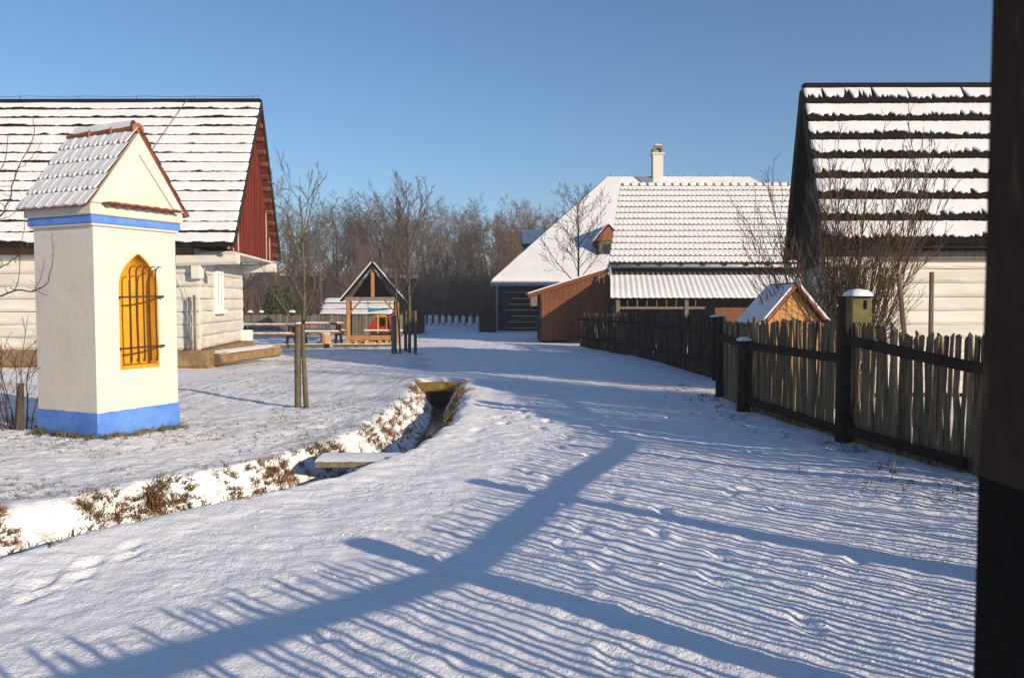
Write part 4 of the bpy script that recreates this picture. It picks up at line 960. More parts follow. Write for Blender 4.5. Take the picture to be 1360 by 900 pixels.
def bg():
    defs = [('broad', 71, 10.5, .20, 4, BROAD, 'twig', 'wide leafless tree in the brown belt beyond the far fence'),
            ('broad', 72, 9.5, .18, 4, dict(BROAD, start=(.12, .15, .15, .15, .2), ang=(.65, .7, .7, .7, .7)), 'twig', 'wide leafless tree in the brown belt beyond the far fence'),
            ('slim', 73, 12.5, .15, 3, SLIM, 'twigpale', 'tall slender pale leafless tree rising above the brown tree belt'),
            ('slim', 78, 10.0, .19, 4, dict(BROAD, n=(10, 8, 7, 5), start=(.3, .2, .15, .15), ang=(.6, .75, .7, .7)), 'twig', 'narrow upright leafless tree in the brown belt beyond the far fence'),
            ('broad', 75, 8.5, .16, 4, dict(BROAD, n=(15, 9, 7, 6), start=(.06, .1, .1, .1), ang=(.6, .65, .7, .7)), 'twigred', 'russet bushy leafless tree in the brown belt beyond the far fence')]
    rng = H0(21); base = ['wide crowned leafless tree ', 'low branched wide leafless tree ', 'tall slender pale leafless tree ', 'steep limbed leafless tree ', 'russet bushy leafless tree ']
    #  (kind, x pixel-free: metres), y, scale
    spots = []
    for (k, x, y, s) in ((0, -19.5, 68, 1.12), (1, -15.5, 72, 1.06), (4, -17.2, 62, .85), (1, -12.8, 66, 1.0), (0, -10.5, 76, 1.08), (3, -9.2, 64, 1.03), (1, -7.6, 72, 1.06), (0, -5.6, 80, 1.02), (3, -7.9, 60, .90),
                         (4, -3.9, 68, .86), (2, -3.1, 88, 1.02), (1, -1.5, 84, 1.02), (4, -1.6, 70, 1.0), (4, .6, 66, 1.05), (2, 1.2, 92, 1.04), (2, 2.6, 90, 1.10), (3, 3.4, 94, 1.12), (4, 3.2, 72, 1.0), (1, -21.5, 62, .95), (0, -24, 74, 1.05), (3, -14.2, 60, .8), (4, -11.2, 58, .72), (0, -2.6, 96, 1.1), (1, 5.2, 80, 1.0), (0, 8.5, 84, 1.0), (1, 13, 86, 1.05), (4, 17, 80, 1.0), (0, 22, 88, 1.0), (0, 30, 80, 1.1), (1, -32, 78, 1.1), (4, -28, 66, 1.0), (0, -40, 84, 1.1), (2, 27, 92, 1.0), (1, -5.0, 62, .70),
                         (1, -22.5, 80, 1.1), (0, -20.2, 94, 1.2), (4, -19.0, 76, 1.0), (3, -15.0, 90, 1.2), (1, -11.8, 84, 1.1), (4, -13.8, 74, 1.0), (0, -9.6, 88, 1.15), (4, -9.8, 70, .95), (3, -4.4, 90, 1.15), (1, -3.6, 78, 1.05), (4, -6.4, 68, .9), (0, -.4, 98, 1.2), (3, -1.0, 92, 1.2), (4, -.3, 76, 1.05), (4, 1.8, 80, 1.1), (1, 2.4, 84, 1.0), (2, 4.6, 96, 1.15), (3, -16.3, 84, 1.1), (2, -12, 92, .98), (3, -8.4, 94, 1.12), (1, -18.5, 90, 1.2), (0, -13.5, 96, 1.15), (1, -6.5, 98, 1.1)):
        spots.append((k, x, y, s * (.84 if k == 2 else .86)))
    done = {}
    for (k, x, y, s) in spots:
        rz = rng.uniform(0, 6.28); pl = 'behind the red gabled farmhouse' if x < -21 else 'in the belt left of the timber shelter' if x / y < -.185 else 'in the belt right behind the timber shelter' if x / y < -.115 else 'in the belt behind the dark booth' if x / y < -.055 else 'in the belt behind the white posts' if x / y < -.012 else 'beside the hip end of the snowy barn' if x / y < .06 else 'hidden behind the snowy barn'
        if k not in done:
            nm, sd, h, r, mx, P, tw, lb = defs[k]; lb = base[k] + pl
            t = make_tree('leafless_tree', (0, 0, 0), sd, h, r, mx, P, tw, tw, lb, 'tree', base[k].split(' leafless')[0] + ' trees of the belt')
            t.location = (x, y, 0); t.rotation_euler = (0, 0, rz); t.scale = (s, s, s); done[k] = t
        else: copy_thing(done[k], (x, y, 0), rz, s, base[k] + pl)
bg()
def thicket():
    rng = H0(5)
    for (nm, y0, y1, n, hmin, hmax, mat, seed) in (('undergrowth', 60, 104, 9500, 1.4, 4.6, 'twigred', 1), ('undergrowth', 106, 150, 7000, 4.0, 8.0, 'twig', 2)):
        b = MB()
        for k in range(n):
            y = rng.uniform(y0, y1); hs = y / 1066. * 560; x = rng.uniform(-hs - 8, hs + 4)
            if k % 5: x = rng.uniform(-.36 * y, .10 * y)
            h = rng.uniform(hmin, hmax) * (.75 + .5 * N(x * .15, y * .1, seed)); p = V((x, y, 0)); d = V((rng.gauss(0, .22), rng.gauss(0, .22), 1)).normalized()
            w = rng.uniform(.02, .045) * (1 if seed == 1 else 1.7)
            pts = [p, p + d * h * .5, p + (d + V((rng.gauss(0, .1), rng.gauss(0, .1), 0))) * h]; b.tube(pts, [w, w * .7, w * .2], 3, False)
            for q in range(4):
                t = rng.uniform(.3, .95); o = p + d * (h * t); dd = (d + V((rng.gauss(0, .6), rng.gauss(0, .6), rng.uniform(-.1, .5)))).normalized(); b.tube([o, o + dd * h * rng.uniform(.15, .32)], [w * .55, w * .2], 3, False)
        b.build(nm, mat, None, kind='stuff', label='dense brown leafless undergrowth beneath the far trees', cat='undergrowth')
thicket()

# young trees
YOUNG = dict(seg=(8, 5, 4, 3), wob=(.035, .07, .1, .12), up=(.01, .16, .12, .08), tip=(.25, .35, .4, .5), n=(8, 4, 3), start=(.36, .25, .3), ang=(.75, .6, .6), rr=(.55, .6, .6), lr=(.42, .42, .4), sides=(8, 6, 4, 4), rmin=.004, cone=.3)
make_tree('young_fruit_tree', (-3.22, 12.5, H(-3.22, 12.5) - .02), 301, 3.4, .042, 3, dict(YOUNG, n=(15, 5, 4), start=(.33, .2, .2), lr=(.36, .42, .4)), 'barkmoss', 'barkmoss', 'young leafless fruit tree tied beside a short round stake on the lawn', 'tree', None)
b = MB(); z = H(-3.40, 12.55); b.tube([(-3.365, 12.55, z - .1), (-3.36, 12.55, .7), (-3.35, 12.55, 1.30)], [.05, .05, .047], 9); sk = b.build('tree_stake', 'barkmoss', None, smooth=False, label='thick round stake beside the young fruit tree on the lawn', cat='stake', origin=(-3.4, 12.55, 0)); snow_cap(sk, (-3.35, 12.55, 1.30), .042, .02)
make_tree('young_lime_tree', (-3.28, 25.6, -.02), 305, 4.9, .06, 3, dict(YOUNG, n=(14, 6, 4), start=(.3, .2, .2), rmin=.007, lr=(.34, .45, .4)), 'barkmoss', 'bark', 'bushy young leafless tree between two stakes right of the timber shelter', 'tree')
for (x, y, h, lb) in ((-3.44, 25.9, 1.35, 'left mossy stake supporting the bushy young tree beside shelter'), (-3.10, 25.7, 1.35, 'right mossy stake supporting the bushy young tree beside shelter')):
    b = MB(); b.tube([(x, y, -.1), (x, y, h)], [.055, .05], 7); b.build('tree_stake', 'barkmoss', None, label=lb.replace('left ', 'thicker ').replace('right ', 'slimmer '), cat='stake', origin=(x, y, 0))
make_tree('slim_sapling', (-3.42, 24.5, 0), 307, 3.6, .035, 2, dict(YOUNG, n=(9, 4), rmin=.006), 'bark', 'bark', 'thin dark sapling beside a snow topped stake before the timber shelter', 'tree')
b = MB(); b.tube([(-3.62, 24.6, -.1), (-3.62, 24.6, 1.22)], [.09, .085], 8); sk = b.build('tree_stake', 'greywood', None, label='thick grey stake with snow on top in front of the timber shelter', cat='stake', origin=(-3.62, 24.6, 0)); snow_cap(sk, (-3.62, 24.6, 1.22), .08, .04)
# tree before the barn roof
make_tree('leafless_garden_tree', (3.0, 36.6, 0), 311, 6.1, .065, 4, dict(BROAD, n=(18, 7, 5, 3), start=(.38, .2, .2, .2), ang=(.8, .6, .6, .6), lr=(.42, .5, .45, .4), rmin=.006, cone=.55, wob=(.02, .08, .1, .12)), 'bark', 'bark', 'dark leafless tree standing against the snowy barn roof', 'tree')
# fruit tree reaching in from the left edge
def apple():
    R = root('old_apple_tree', (-6.35, 8.9, 0), 'gnarled leafless apple tree reaching toward the white shrine', 'tree'); rng = H0(12)
    b = MB(); b.tube([(-6.35, 8.9, -.05), (-6.3, 8.88, .6), (-6.38, 8.85, 1.2), (-6.3, 8.8, 1.7)], [.12, .10, .095, .085], 9); b.build('trunk', 'bark', R, smooth=True)
    b = MB()
    def br(pts, r0, r1, spur=.16):
        n = len(pts); sm_ = []
        for k in range(n - 1):
            p0, p1, p2, p3 = [V(pts[max(0, min(n - 1, k + q))]) for q in (-1, 0, 1, 2)]
            for t in (0, .25, .5, .75): sm_.append(.5 * ((2 * p1) + (p2 - p0) * t + (2 * p0 - 5 * p1 + 4 * p2 - p3) * t * t + (3 * p1 - p0 - 3 * p2 + p3) * t ** 3) + V((rng.gauss(0, .006), rng.gauss(0, .006), rng.gauss(0, .006))))
        sm_.append(V(pts[-1])); m_ = len(sm_); rd = [(r0 + (r1 - r0) * (k / (m_ - 1)) ** .45) * .62 for k in range(m_)]; b.tube(sm_, rd, 6)
        for k in range(2, m_ - 1):
            if rng.random() < .6:
                d = V((rng.gauss(0, 1), rng.gauss(0, 1), rng.gauss(.5, .7))).normalized(); L = spur * rng.uniform(.2, 1.1); b.tube([sm_[k], sm_[k] + d * L * .6, sm_[k] + d * L + V((0, 0, .02))], [rd[k] * .6, rd[k] * .5, .002], 4)
    y = 8.45
    br([(-6.3, 8.8, 1.65), (-5.9, 8.6, 1.66), (-5.42, y, 1.70), (-5.22, y, 1.76), (-5.02, y, 1.77), (-4.87, y - .03, 1.85), (-4.80, y - .05, 2.05), (-4.785, y - .05, 2.36)], .035, .004)
    br([(-6.3, 8.8, 1.7), (-5.95, 8.6, 2.1), (-5.40, y, 2.50), (-5.27, y, 2.68), (-5.16, y, 3.02), (-5.0, y, 3.34), (-4.98, y, 3.55)], .032, .004)
    br([(-5.16, y, 3.02), (-5.02, y, 3.14), (-4.90, y, 3.31)], .010, .003)
    br([(-6.3, 8.8, 1.72), (-5.8, 8.5, 1.9), (-5.40, y, 1.98), (-5.22, y, 2.10), (-5.05, y - .1, 2.16), (-4.98, y - .1, 2.28)], .025, .004)
    br([(-5.22, y, 1.76), (-5.18, y, 1.95), (-5.16, y + .05, 2.3), (-5.12, y + .05, 2.6)], .010, .003); br([(-5.02, y, 1.77), (-4.93, y, 1.95), (-4.90, y, 2.1)], .008, .003)
    br([(-6.3, 8.8, 1.7), (-5.85, 8.5, 2.6), (-5.42, y, 2.95), (-5.30, y, 3.1), (-5.24, y, 3.4)], .026, .004); br([(-5.40, y, 2.50), (-5.22, y, 2.56), (-5.10, y, 2.72)], .01, .003)
    br([(-6.3, 8.8, 1.7), (-6.5, 8.7, 2.6), (-6.9, 8.8, 3.4), (-7.1, 8.9, 3.9)], .05, .006); br([(-6.4, 8.7, 2.2), (-6.2, 9.0, 2.9), (-5.9, 9.1, 3.7)], .03, .005); br([(-6.3, 8.8, 1.6), (-6.9, 8.5, 2.1), (-7.5, 8.3, 2.9)], .045, .005)
    b.build('crown', 'bark', R, smooth=True)
apple()
# many-stemmed shrub behind the fence
def shrub(name, loc, seed, nst, hmin, hmax, spread, r, mat, P, mx, label, cat='shrub'):
    rng = H0(seed); tr, cr = MB(), MB(); loc = V(loc)
    for k in range(nst):
        a = rng.uniform(0, 6.28); s_ = abs(rng.gauss(0, spread)); o = V((math.cos(a), math.sin(a), 0))
        grow(tr, cr, loc + o * rng.uniform(0, .28), V((o.x * s_, o.y * s_, 1)), rng.uniform(hmin, hmax), r * rng.uniform(.6, 1.1), 0, mx, rng, P)
    tr.add(cr.v, cr.f); R = root(name, loc, label, cat); tr.build('stems', mat, R, smooth=True); return R
SH = dict(seg=(7, 4, 3), wob=(.06, .09, .12), up=(.035, .1, .08), tip=(.3, .4, .5), n=(10, 4), start=(.25, .25), ang=(.5, .55), rr=(.5, .6), lr=(.30, .38), sides=(6, 4, 3), rmin=.0045, cone=.4)
shrub('many_stemmed_shrub', (5.02, 12.2, 0), 401, 56, 1.9, 3.9, .28, .015, 'bush', dict(SH, n=(14, 5), start=(.15, .15), ang=(.42, .5), wob=(.04, .08, .12), rmin=.0038), 2, 'tall many-stemmed leafless shrub between the picket fence and white farmhouse')
shrub('bramble_bush', (-6.35, 10.15, 0), 405, 22, .9, 1.6, .45, .009, 'rose', dict(SH, up=(-.10, .0, .0), n=(5, 3), rmin=.003, wob=(.1, .12, .12)), 2, 'low arching leafless rose bush beside the white shrine', 'bush')
b = MB(); b.tube([(-6.18, 10.0, -.05), (-6.16, 10.0, .35), (-6.14, 10.0, .62)], [.055, .05, .035], 7); b.build('dark_stump', 'bark', None, label='dark broken stump by the corner of the white shrine', cat='stump', origin=(-6.18, 10, 0))
make_tree('far_evergreen' if False else 'evergreen_bush', (-12.5, 43, 0), 409, 1.6, .06, 1, dict(SH, n=(10,)), 'bark', 'bark', 'dark green evergreen bush behind the grey board fence', 'bush')
def evergreen():
    ob = [o for o in bpy.data.objects if o.name.startswith('evergreen_bush')][0]; rng = H0(77); b = MB(); c = V((-12.5, 43, 0))
    for k in range(2600):
        a = rng.uniform(0, 6.28); z = rng.random(); r = 1.25 * math.sqrt(rng.random()) * (1 - .55 * z); p = c + V((math.cos(a) * r, math.sin(a) * r, .2 + z * 2.2 * (.85 + .2 * math.sin(a * 3))))
        d = V((rng.gauss(0, 1), rng.gauss(0, 1), rng.gauss(.4, .8))).normalized(); s_ = d.cross(V((rng.gauss(0, 1), 1, .3))).normalized() * .05
        b.add([p - s_, p + s_, p + d * .2], [(0, 1, 2)])
    b.build('foliage', 'evergreen', ob)
evergreen()

# ------------------------------------------------------------------ timber shelter and what stands in it
def shelter():
    R = root('timber_shelter', (-5.3, 31.6, 0), 'small open timber shelter with steep snow edged gable roof', 'shelter')
    xl, xr, y0, y1 = -6.40, -4.55, 30.9, 33.0; zb, za = 1.66, 3.10; xm = (xl + xr) / 2; up = V((0, 0, 1))
    for (x, y) in ((xl, y0), (xr, y0), (xl, y1), (xr, y1)):
        b = MB(); b.box(x - .075, x + .075, y - .075, y + .075, -.05, zb, .012); b.build('post', 'timber' if y == y0 else 'darkwood', R)
    for y in (y0, y1): b = MB(); b.box(xl - .12, xr + .12, y - .06, y + .06, zb - .16 + .162, zb + .15, .012); b.build('tie_beam', 'greywood' if y == y0 else 'darkwood', R)
    for x in (xl, xr): b = MB(); b.box(x - .06, x + .06, y0 + .062, y1 - .062, zb + .002, zb + .14, .012); b.build('wall_plate', 'timber', R)
    b = MB(); b.box(xm - .07, xm + .07, y0 - .055, y0 + .055, zb + .15, za - .1, .012); b.build('king_post', 'timber', R)
    for sg, x in ((1, xl), (-1, xr)): b = MB(); b.beam((x + sg * .06, y0, zb - .45), (x + sg * .48, y0, zb + .02), .07, .09, (0, 1, 0), .008); b.build('knee_brace', 'timber', R)
    b = MB(); b.box(xl + .08, xr - .25, y0 - .05, y0 + .05, .14, .34, .012); b.build('low_rail', 'timber', R)
    b = MB(); b.poly([(xl + .1, y1, zb + .15), (xr - .1, y1, zb + .15), (xm, y1, za - .1)], (0, .03, 0)); b.build('back_gable', 'darkwood', R)
    for sg in (-1, 1):
        e = V((xm + sg * (.93 + .28), y0 - .28, zb - .02)); r = V((xm, y0 - .28, za)); L = V((0, y1 - y0 + .5, 0)); nn = V((sg * .77, 0, .64))
        b = MB(); b.poly([e, r, r + L, e + L], nn * .04); b.build('roof_boards', 'darkwood', R)
        b = MB(); b.poly([e + nn * .042, r + nn * .042, r + L + nn * .042, e + L + nn * .042], nn * .03); b.build('snow', 'roofsnow', R)
    R.rotation_euler = (0, 0, .17)
shelter()
def sleigh():
    R = root('painted_cart', (-5.1, 32, 0), 'red painted wooden cart with ochre frame standing in the timber shelter', 'cart'); x0, x1, y0, y1 = -5.55, -4.75, 31.3, 32.5
    b = MB(); b.poly([(x0, y0, .42), (x1 - .15, y0, .42), (x1, y0, .62), (x1 - .1, y0, 1.05), (x0 + .25, y0, 1.05), (x0 - .05, y0, .7)], (0, y1 - y0, 0)); b.build('body', 'red', R)
    for x in (x0 + .32, x1 - .12): b = MB(); b.box(x - .03, x + .03, y0 - .03, y0 - .002, .4, 1.12); b.build('frame_strip', 'ochre', R)
    b = MB(); b.box(x0 + .25, x1 - .05, y0 - .032, y0 - .004, 1.05, 1.11); b.build('frame_strip', 'ochre', R)
    b = MB(); b.box(x0 + .4, x1 - .2, y0 - .02, y0 - .002, .68, 1.0); b.build('opening', 'tar', R)  # flat black slab in place of a shaded hollow in the body
    for (x, y) in ((x0 + .15, y0 - .05), (x1 - .15, y0 - .05), (x0 + .15, y1), (x1 - .15, y1)):
        b = MB(); b.tube([(x, y - .03, .22), (x, y + .03, .22)], .22, 14); b.build('wheel', 'darkwood', R)
    b = MB(); b.box(x0 - .2, x1 + .5, y0 - .09, y0 - .03, .50, .55); b.build('snow', 'roofsnow', R)
sleigh()
b = MB(); b.poly([(-5.6, 31.2, 1.22), (-4.75, 31.2, 1.34), (-4.75, 31.2, 1.37), (-5.3, 31.2, 1.38), (-5.6, 31.2, 1.40)], (0, .08, 0)); bt = b.build('boat_board', 'teal', None, label='turquoise board hung under the timber shelter tie beam', cat='board', origin=(-5.2, 31.2, 1.2))
b = MB(); b.beam((-5.6, 31.24, 1.4), (-5.6, 31.24, 1.68), .02, .02); b.beam((-4.75, 31.24, 1.33), (-4.75, 31.24, 1.68), .02, .02); b.build('hanger', 'iron', bt)
rng = H0(33)
for k in range(14):
    x = -6.35 + k * .145 + rng.uniform(-.03, .03); y = 30.45 + rng.uniform(-.15, .15); r = rng.uniform(.055, .10); b = MB(); L = rng.uniform(.3, .45); a = rng.uniform(-.6, .6)
    b.tube([(x, y, r), (x + L * math.sin(a) * .5, y + L * math.cos(a), r)], r, 8); b.build('firewood_log', 'cut', None, label='short firewood log lying in snow before the timber shelter', cat='log', group='firewood logs before the shelter', origin=(x, y, 0))
for (p, q, r, lb) in (((-9.6, 27.6, .06), (-6.5, 28.6, .06), .075, 'long thin log lying on the snow between farmhouse and timber shelter'), ((-6.4, 28.7, .05), (-4.2, 28.9, .05), .06, 'thin pole lying on snow in front of the timber shelter')):
    b = MB(); log_beam(b, p, q, r * 2, r * 2, 7, .4, .02); o = b.build('lying_log', 'barkmoss', None, label=lb, cat='log', origin=p); b = MB(); b.beam(V(p) + V((0, 0, r)), V(q) + V((0, 0, r)), r * 1.2, .03); b.build('snow', 'roofsnow', o)
# picnic tables
def picnic(loc, rz, sc, label):
    c = V(loc); R = root('picnic_table', c, label, 'picnic table', 'rustic picnic tables by the grey fence'); ca, sa = math.cos(rz), math.sin(rz); ex, ey = V((ca, sa, 0)), V((-sa, ca, 0)); up = V((0, 0, 1))
    for (o, z, n, nm) in ((0, .76, 4, 'tabletop'), (-.62, .45, 2, 'seat'), (.62, .45, 2, 'seat')):
        pr = None
        for k in range(n):
            y = o + (k - (n - 1) / 2) * .17; b = MB(); b.obb(c + ey * y + up * z, ex, ey, up, 1.05 * sc, .08, .03, .008); b.build(nm + '_plank', 'brownboard', R)
        b = MB(); rows = []
        for i in range(13):
            t = (i / 12 - .5) * 2.06 * sc; rows.append([c + ex * t + ey * (o + q * n * .041) + up * (z + .031 + (.05 + .012 * N(i * .8, q + o)) * (1 if abs(q) < 2 and 0 < i < 12 else .1)) for q in (-2, -1.7, 0, 1.7, 2)])
        b.grid(rows); b.build('snow', 'roofsnow', R, smooth=True)
    for s_ in (-.78, .78):
        for sg in (-1, 1): b = MB(); b.beam(c + ex * s_ * sc + ey * (sg * .72), c + ex * s_ * sc + ey * (sg * .22) + up * .73, .07, .10, ex, .006); b.build('leg', 'darkwood', R)
        b = MB(); b.beam(c + ex * (s_ * sc + .072) + ey * -.74 + up * .38, c + ex * (s_ * sc + .072) + ey * .74 + up * .38, .06, .09, up, .006); b.build('cross_bearer', 'darkwood', R)
picnic((-9.05, 29.6, 0), .02, 1.15, 'snow topped picnic table close behind the farmhouse corner block')
picnic((-7.55, 31.6, 0), .05, .9, 'snow topped picnic table beside the chopping stump near the shelter')
b = MB(); b.tube([(-6.95, 29.9, -.02), (-6.95, 29.9, .46)], [.21, .19], 12); st = b.build('chopping_stump', 'cut', None, label='pale sawn chopping stump left of the timber shelter', cat='stump', origin=(-6.95, 29.9, 0)); snow_cap(st, (-6.95, 29.9, .455), .17, .04)
# grey board fence behind the tables
def board_fence():
    R = root('board_fence', (-9, 38, 0), 'low grey board fence behind the picnic tables and timber shelter', 'fence'); rng = H0(61); x = -16.5; k = 0
    me = MB(); me.box(-.065, .065, -.012, .012, 0, 1, .004); me = me.mesh('board', 'greywood')
    while x < -5.2:
        piece('board', me, (x, 38 + .004 * (k % 2), -.02), R, (0, rng.uniform(-.015, .015), 0), (1, 1, 1.02 + rng.uniform(-.03, .03))); x += .15; k += 1
    for z in (.3, .82): b = MB(); b.box(-16.5, -5.2, 38.03, 38.09, z, z + .08); b.build('rail', 'greywood', R)
    for i in range(5):
        x = -13.4 + i * .75 * (1 + .3 * (i % 2)); b = MB(); b.box(x - .08, x + .08, 38.03, 38.19, 0, 1.12, .01); b.build('post', 'darkwood', R); snow_cap(R, (x, 38.11, 1.118), .11, .11)
board_fence()
def small_roof(name, x0, x1, y0, ze, zr, dep, label, rows, mat='shingle', wall='darkwood', seed=1, cat='shed'):
    R = root(name, ((x0 + x1) / 2, y0, 0), label, cat)
    rf = bpy.data.objects.new('roof', None); COL.objects.link(rf); rf.parent = R; WLOC[rf.name] = WLOC[R.name]
    ex = lambda x, i, rng: max(0, .03 + .05 * N(x * 1.3, i * 3.3, seed) + .03 * N(x * 6, i, 2))
    course_roof(rf, (x0, y0, ze), (x1, y0, ze), (x0, y0 + dep / 2, zr), (x1, y0 + dep / 2, zr), rows, .06, .05, ex, .12, mat, seed)
    b = MB(); b.poly([(x0, y0 + dep / 2, zr), (x1, y0 + dep / 2, zr), (x1, y0 + dep, ze), (x0, y0 + dep, ze)], (0, 0, -.06)); b.build('back_slope', mat, rf)
    b = MB(); b.box(x0 + .25, x1 - .25, y0 + .25, y0 + dep - .25, 0, ze + .05); b.build('wall', wall, R)
    for x in (x0 + .25, x1 - .25): b = MB(); b.poly([(x, y0 + .2, ze - .1), (x, y0 + dep - .2, ze - .1), (x, y0 + dep / 2, zr - .08)], (.04, 0, 0)); b.build('gable', wall, R)
    return R
small_roof('woodshed', -9.95, -6.2, 41.5, .92, 1.78, 3.0, 'low woodshed with three snowy roof courses behind the grey board fence', 3, seed=3)
small_roof('far_hay_barn', -13.6, -8.1, 70, 3.55, 4.5, 4, 'far dark barn with snowy roof showing between bare trees above the shelter', 2, seed=4, cat='barn')
small_roof('far_cottage', -26.0, -21.0, 86, 4.3, 4.62, 4, 'far low building with a thin snowy roof line behind bare trees left of the shelter', 1, seed=6, cat='building')
# far hut, rail fence, white posts
def far_bits():
    R = root('booth', (-5.6, 64, 0), 'small dark booth with grey snowy roof at the end of the road', 'booth')
    b = MB(); b.box(-6.25, -5.1, 64, 65.2, 0, 1.65, .02); b.build('wall', 'darkwood', R)
    b = MB(); b.poly([(-6.4, 63.7, 1.72), (-4.95, 63.7, 1.72), (-4.95, 65.4, 2.15), (-6.4, 65.4, 2.15)], (0, 0, .08)); b.build('roof', 'greywood', R)
    b = MB(); b.box(-5.9, -5.45, 63.95, 63.99, .8, 1.3); b.build('hatch', 'tar', R)
    b = MB(); b.poly([(-6.38, 63.72, 1.802), (-4.97, 63.72, 1.802), (-4.97, 65.38, 2.232), (-6.38, 65.38, 2.232)], (0, 0, .03)); b.build('snow', 'metal', R)
    R = root('rail_fence', (-2, 62, 0), 'far dark board fence with pale posts behind the white kerb posts', 'fence')
    for k in range(9):
        x = -8.2 + k * 1.65; b = MB(); b.box(x - .09, x + .09, 61.9, 62.08, 0, 1.28, .02); b.build('post', 'greywood', R)
        if k < 8: b = MB(); b.box(x + .1, x + 1.55, 61.97, 62.02, .05, .92); b.build('panel', 'darkwood', R); b = MB(); b.box(x + .1, x + 1.55, 61.96, 62.03, 1.06, 1.14); b.build('rail', 'greywood', R)
    me = MB(); me.tube([(0, 0, -.05), (0, 0, .55), (0, 0, .66), (0, 0, .72)], [.15, .15, .12, .04], 10); me = me.mesh('kerb_post', 'white', smooth=True)
    for k in range(10):
        t = k / 9; o = bpy.data.objects.new('kerb_post', me); COL.objects.link(o); o.location = (-6.15 + 4.45 * t, 56.0 - 5.0 * t, -.0); tag(o, 'short round topped white post in the row at the end of the road', 'post', 'white posts at the end of the road')
    R = root('plank_store', (-5.0, 41, 0), 'dark plank store box beside the road right of the timber shelter', 'box')
    for k in range(6): b = MB(); b.box(-6.0 + k * .24, -5.77 + k * .24, 40.5, 40.54, 0, 1.15, .006); b.build('board', 'darkwood', R)
    b = MB(); b.box(-6.0, -4.57, 40.55, 42, 0, 1.12); b.build('body', 'darkwood', R)
    b = MB(); b.tube([(-10.8, 66, 0), (-10.8, 66, 6.6)], [.11, .08], 8); u = b.build('utility_pole', 'darkwood', None, label='thin utility pole with white insulators standing among the bare trees', cat='pole', origin=(-10.8, 66, 0))
    for z in (6.0, 6.3): b = MB(); b.tube([(-10.8, 65.85, z), (-10.8, 65.85, z + .2)], .07, 7); b.build('insulator', 'white', u)
far_bits()

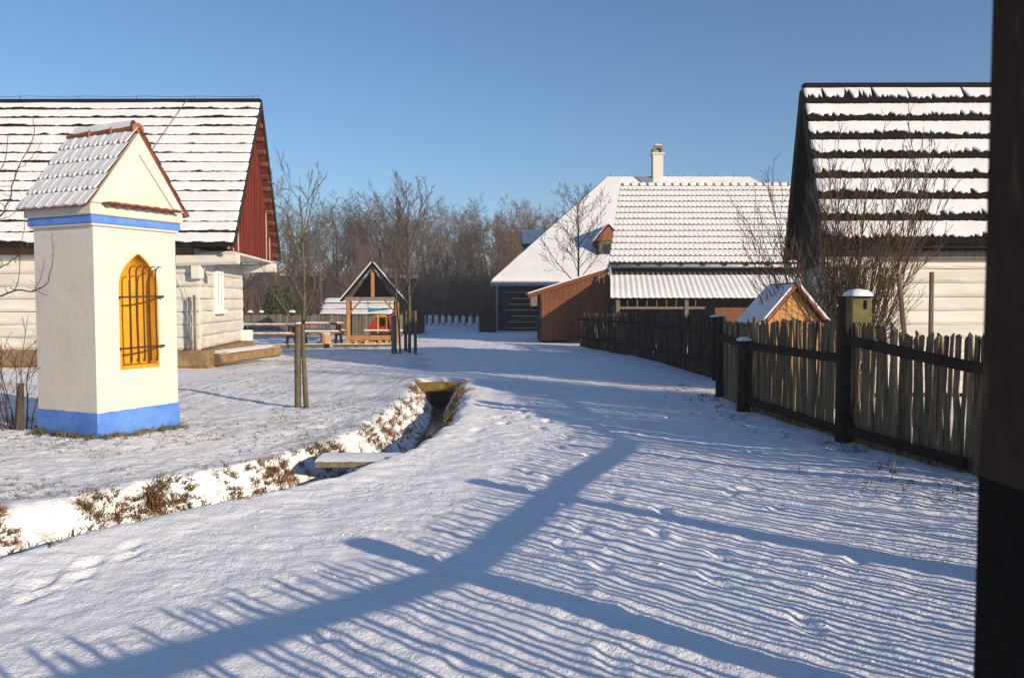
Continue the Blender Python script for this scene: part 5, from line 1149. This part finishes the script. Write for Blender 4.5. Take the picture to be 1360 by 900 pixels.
# ------------------------------------------------------------------ grass
def grass():
    rng = H0(90)
    def tuft(b, x, y, n, h, sp, lean=None, w=.004):
        z = H(x, y)
        for k in range(n):
            a = rng.uniform(0, 6.28); r = rng.uniform(0, sp); p = V((x + math.cos(a) * r, y + math.sin(a) * r, z - .015)); d = V((rng.gauss(0, .45), rng.gauss(0, .45), 1))
            if lean: d += V(lean) * rng.uniform(.3, 1)
            d.normalize(); hh = h * rng.uniform(.5, 1.2); s_ = V((math.cos(a + 1), math.sin(a + 1), 0)) * w * rng.uniform(.7, 1.5); mid = p + d * hh * .55; tip = p + d * hh + V((d.x, d.y, -.25)) * hh * rng.uniform(.2, .6)
            b.add([p - s_, p + s_, mid - s_ * .8, mid + s_ * .8, tip], [(0, 1, 3, 2), (2, 3, 4)])
    # dry tufts hanging on the far bank of the ditch
    b = MB()
    for k in range(1500):
        i = rng.randrange(1, len(DITCH) - 1); t = rng.random(); ax, ay = DITCH[i]; bx, by = DITCH[i + 1]; x, y = ax + (bx - ax) * t, ay + (by - ay) * t; L = math.hypot(bx - ax, by - ay); nx, ny = -(by - ay) / L, (bx - ax) / L
        if N(x * 1.6, y * 1.6, 3.) + .5 * N(x * 5, y * 5, 1.) < -.10: continue
        o = rng.gauss(.42, .08); side = (nx, ny)
        if by - ay > 0 and nx > 0: side = (-nx, -ny)
        if rng.random() < .12 or (y > 9.5 and rng.random() < .35): o = -rng.gauss(.38, .1)
        x += side[0] * o; y += side[1] * o; big = .5 + 1.0 * max(0, N(x * 2.2, y * 2.2, 9.) + .4)
        tuft(b, x, y, int(13 * big) + 3, .075 * big + .025, .05 * big + .02, (-side[0] * .9, -side[1] * .9, -.3), .0045)
    for k in range(260):     # long dead stalks leaning over the deeper end
        y = rng.uniform(9.6, 16.1); i = 6 if y < 10.8 else 7 if y < 13.75 else 8; ax, ay = DITCH[i]; bx, by = DITCH[i + 1]; t = (y - ay) / (by - ay); sg = rng.choice((-1, 1, 1)); x = ax + (bx - ax) * t + sg * abs(rng.gauss(.36, .07))
        tuft(b, x, y, rng.randint(4, 9), .11 + .08 * rng.random(), .05, (-sg * .5, -.1, .1), .004)
    b.build('ditch_grass', 'grass', None, kind='stuff', label='dry brown grass tufts hanging over the ditch banks', cat='grass')
    b = MB()
    for k in range(9000):
        y = 4.2 + 22 * rng.random() ** 1.4; x = rng.uniform(-.66 * y, 0)
        if lawn(x, y) < .6 or x < -6.9: continue
        d = ditch_d(x, y)[0] if y < 17 else 9
        if d < .5: continue
        dens = N(x * .55, y * .55, 3) + .6 * N(x * 2, y * 2, 1)
        if math.hypot(x + 4.9, y - 9.9) < 1.3: dens += .9
        if dens < .06: continue
        tuft(b, x, y, rng.randint(3, 7), .035 + .025 * rng.random(), .035, None, .0042)
    for k in range(700):   # verge along the right fence
        y = rng.uniform(4.5, 16); x = 3.9 - .06 * (y - 7) - abs(rng.gauss(.1, .35))
        if N(x * 1.3, y * 1.3, 6) < -.05: continue
        tuft(b, x, y, rng.randint(2, 6), .05 + .04 * rng.random(), .04, None, .0035)
    for k in range(200):   # foot of the shrine
        s_ = rng.random(); e1 = V((.43, .903)); e2 = V((-.903, .43)); c = V((-4.91, 9.45)); q = c + (e1 * (s_ * 1.2) - e2 * -.0 + V((.903, -.43)) * abs(rng.gauss(.02, .08)) if k % 2 else e2 * (s_ * 1.1) - e1 * abs(rng.gauss(.03, .09)))
        tuft(b, q.x, q.y, rng.randint(4, 9), .07 + .05 * rng.random(), .05, None, .005)
    b.build('lawn_grass', 'greengrass', None, kind='stuff', label='thin grass blades poking through the snow', cat='grass')
grass()

def crumbs():
    rng = H0(71); b = MB()
    for k in range(500):
        y = 3.3 + 13 * rng.random() ** 1.5; x = rng.uniform(-.35 * y - .4, 3.3)
        if y < 17 and ditch_d(x, y)[0] < .5: continue
        if N(x * .9, y * .9, 15.) < .02: continue
        r_ = .003 + .008 * rng.random() ** 3; z = H(x, y); n = 5
        vs = [V((x, y, z + r_ * 1.1))] + [V((x + math.cos(a) * r_ * rng.uniform(.8, 1.5), y + math.sin(a) * r_ * rng.uniform(.8, 1.5), z + r_ * rng.uniform(.1, .6))) for a in [2 * PI * q / n for q in range(n)]] + [V((x + math.cos(a) * r_ * 1.3, y + math.sin(a) * r_ * 1.3, z - .01)) for a in [2 * PI * q / n for q in range(n)]]
        fs = [(0, 1 + q, 1 + (q + 1) % n) for q in range(n)] + [(1 + q, 1 + n + q, 1 + n + (q + 1) % n, 1 + (q + 1) % n) for q in range(n)]
        b.add(vs, fs)
    b.build('snow_crumbs', 'snow', None, kind='stuff', label='small frozen snow crumbs scattered on the trodden road', cat='snow')
crumbs()

# ------------------------------------------------------------------ winter haze
hb = MB(); hb.box(-2600, 2600, -80, 4300, -1.6, 17.5)
hm = bpy.data.materials.new('haze_air'); hm.use_nodes = True; hn = hm.node_tree.nodes; hn.clear()
ho = hn.new('ShaderNodeOutputMaterial'); hv = hn.new('ShaderNodeVolumePrincipled'); hv.inputs['Density'].default_value = .0014
hv.inputs['Color'].default_value = (.80, .86, .95, 1); hv.inputs['Anisotropy'].default_value = .0
hm.node_tree.links.new(hv.outputs[0], ho.inputs['Volume'])
hz = hb.build('haze', hm, None, kind='stuff', label='thin pale winter haze over the whole farmstead', cat='haze')
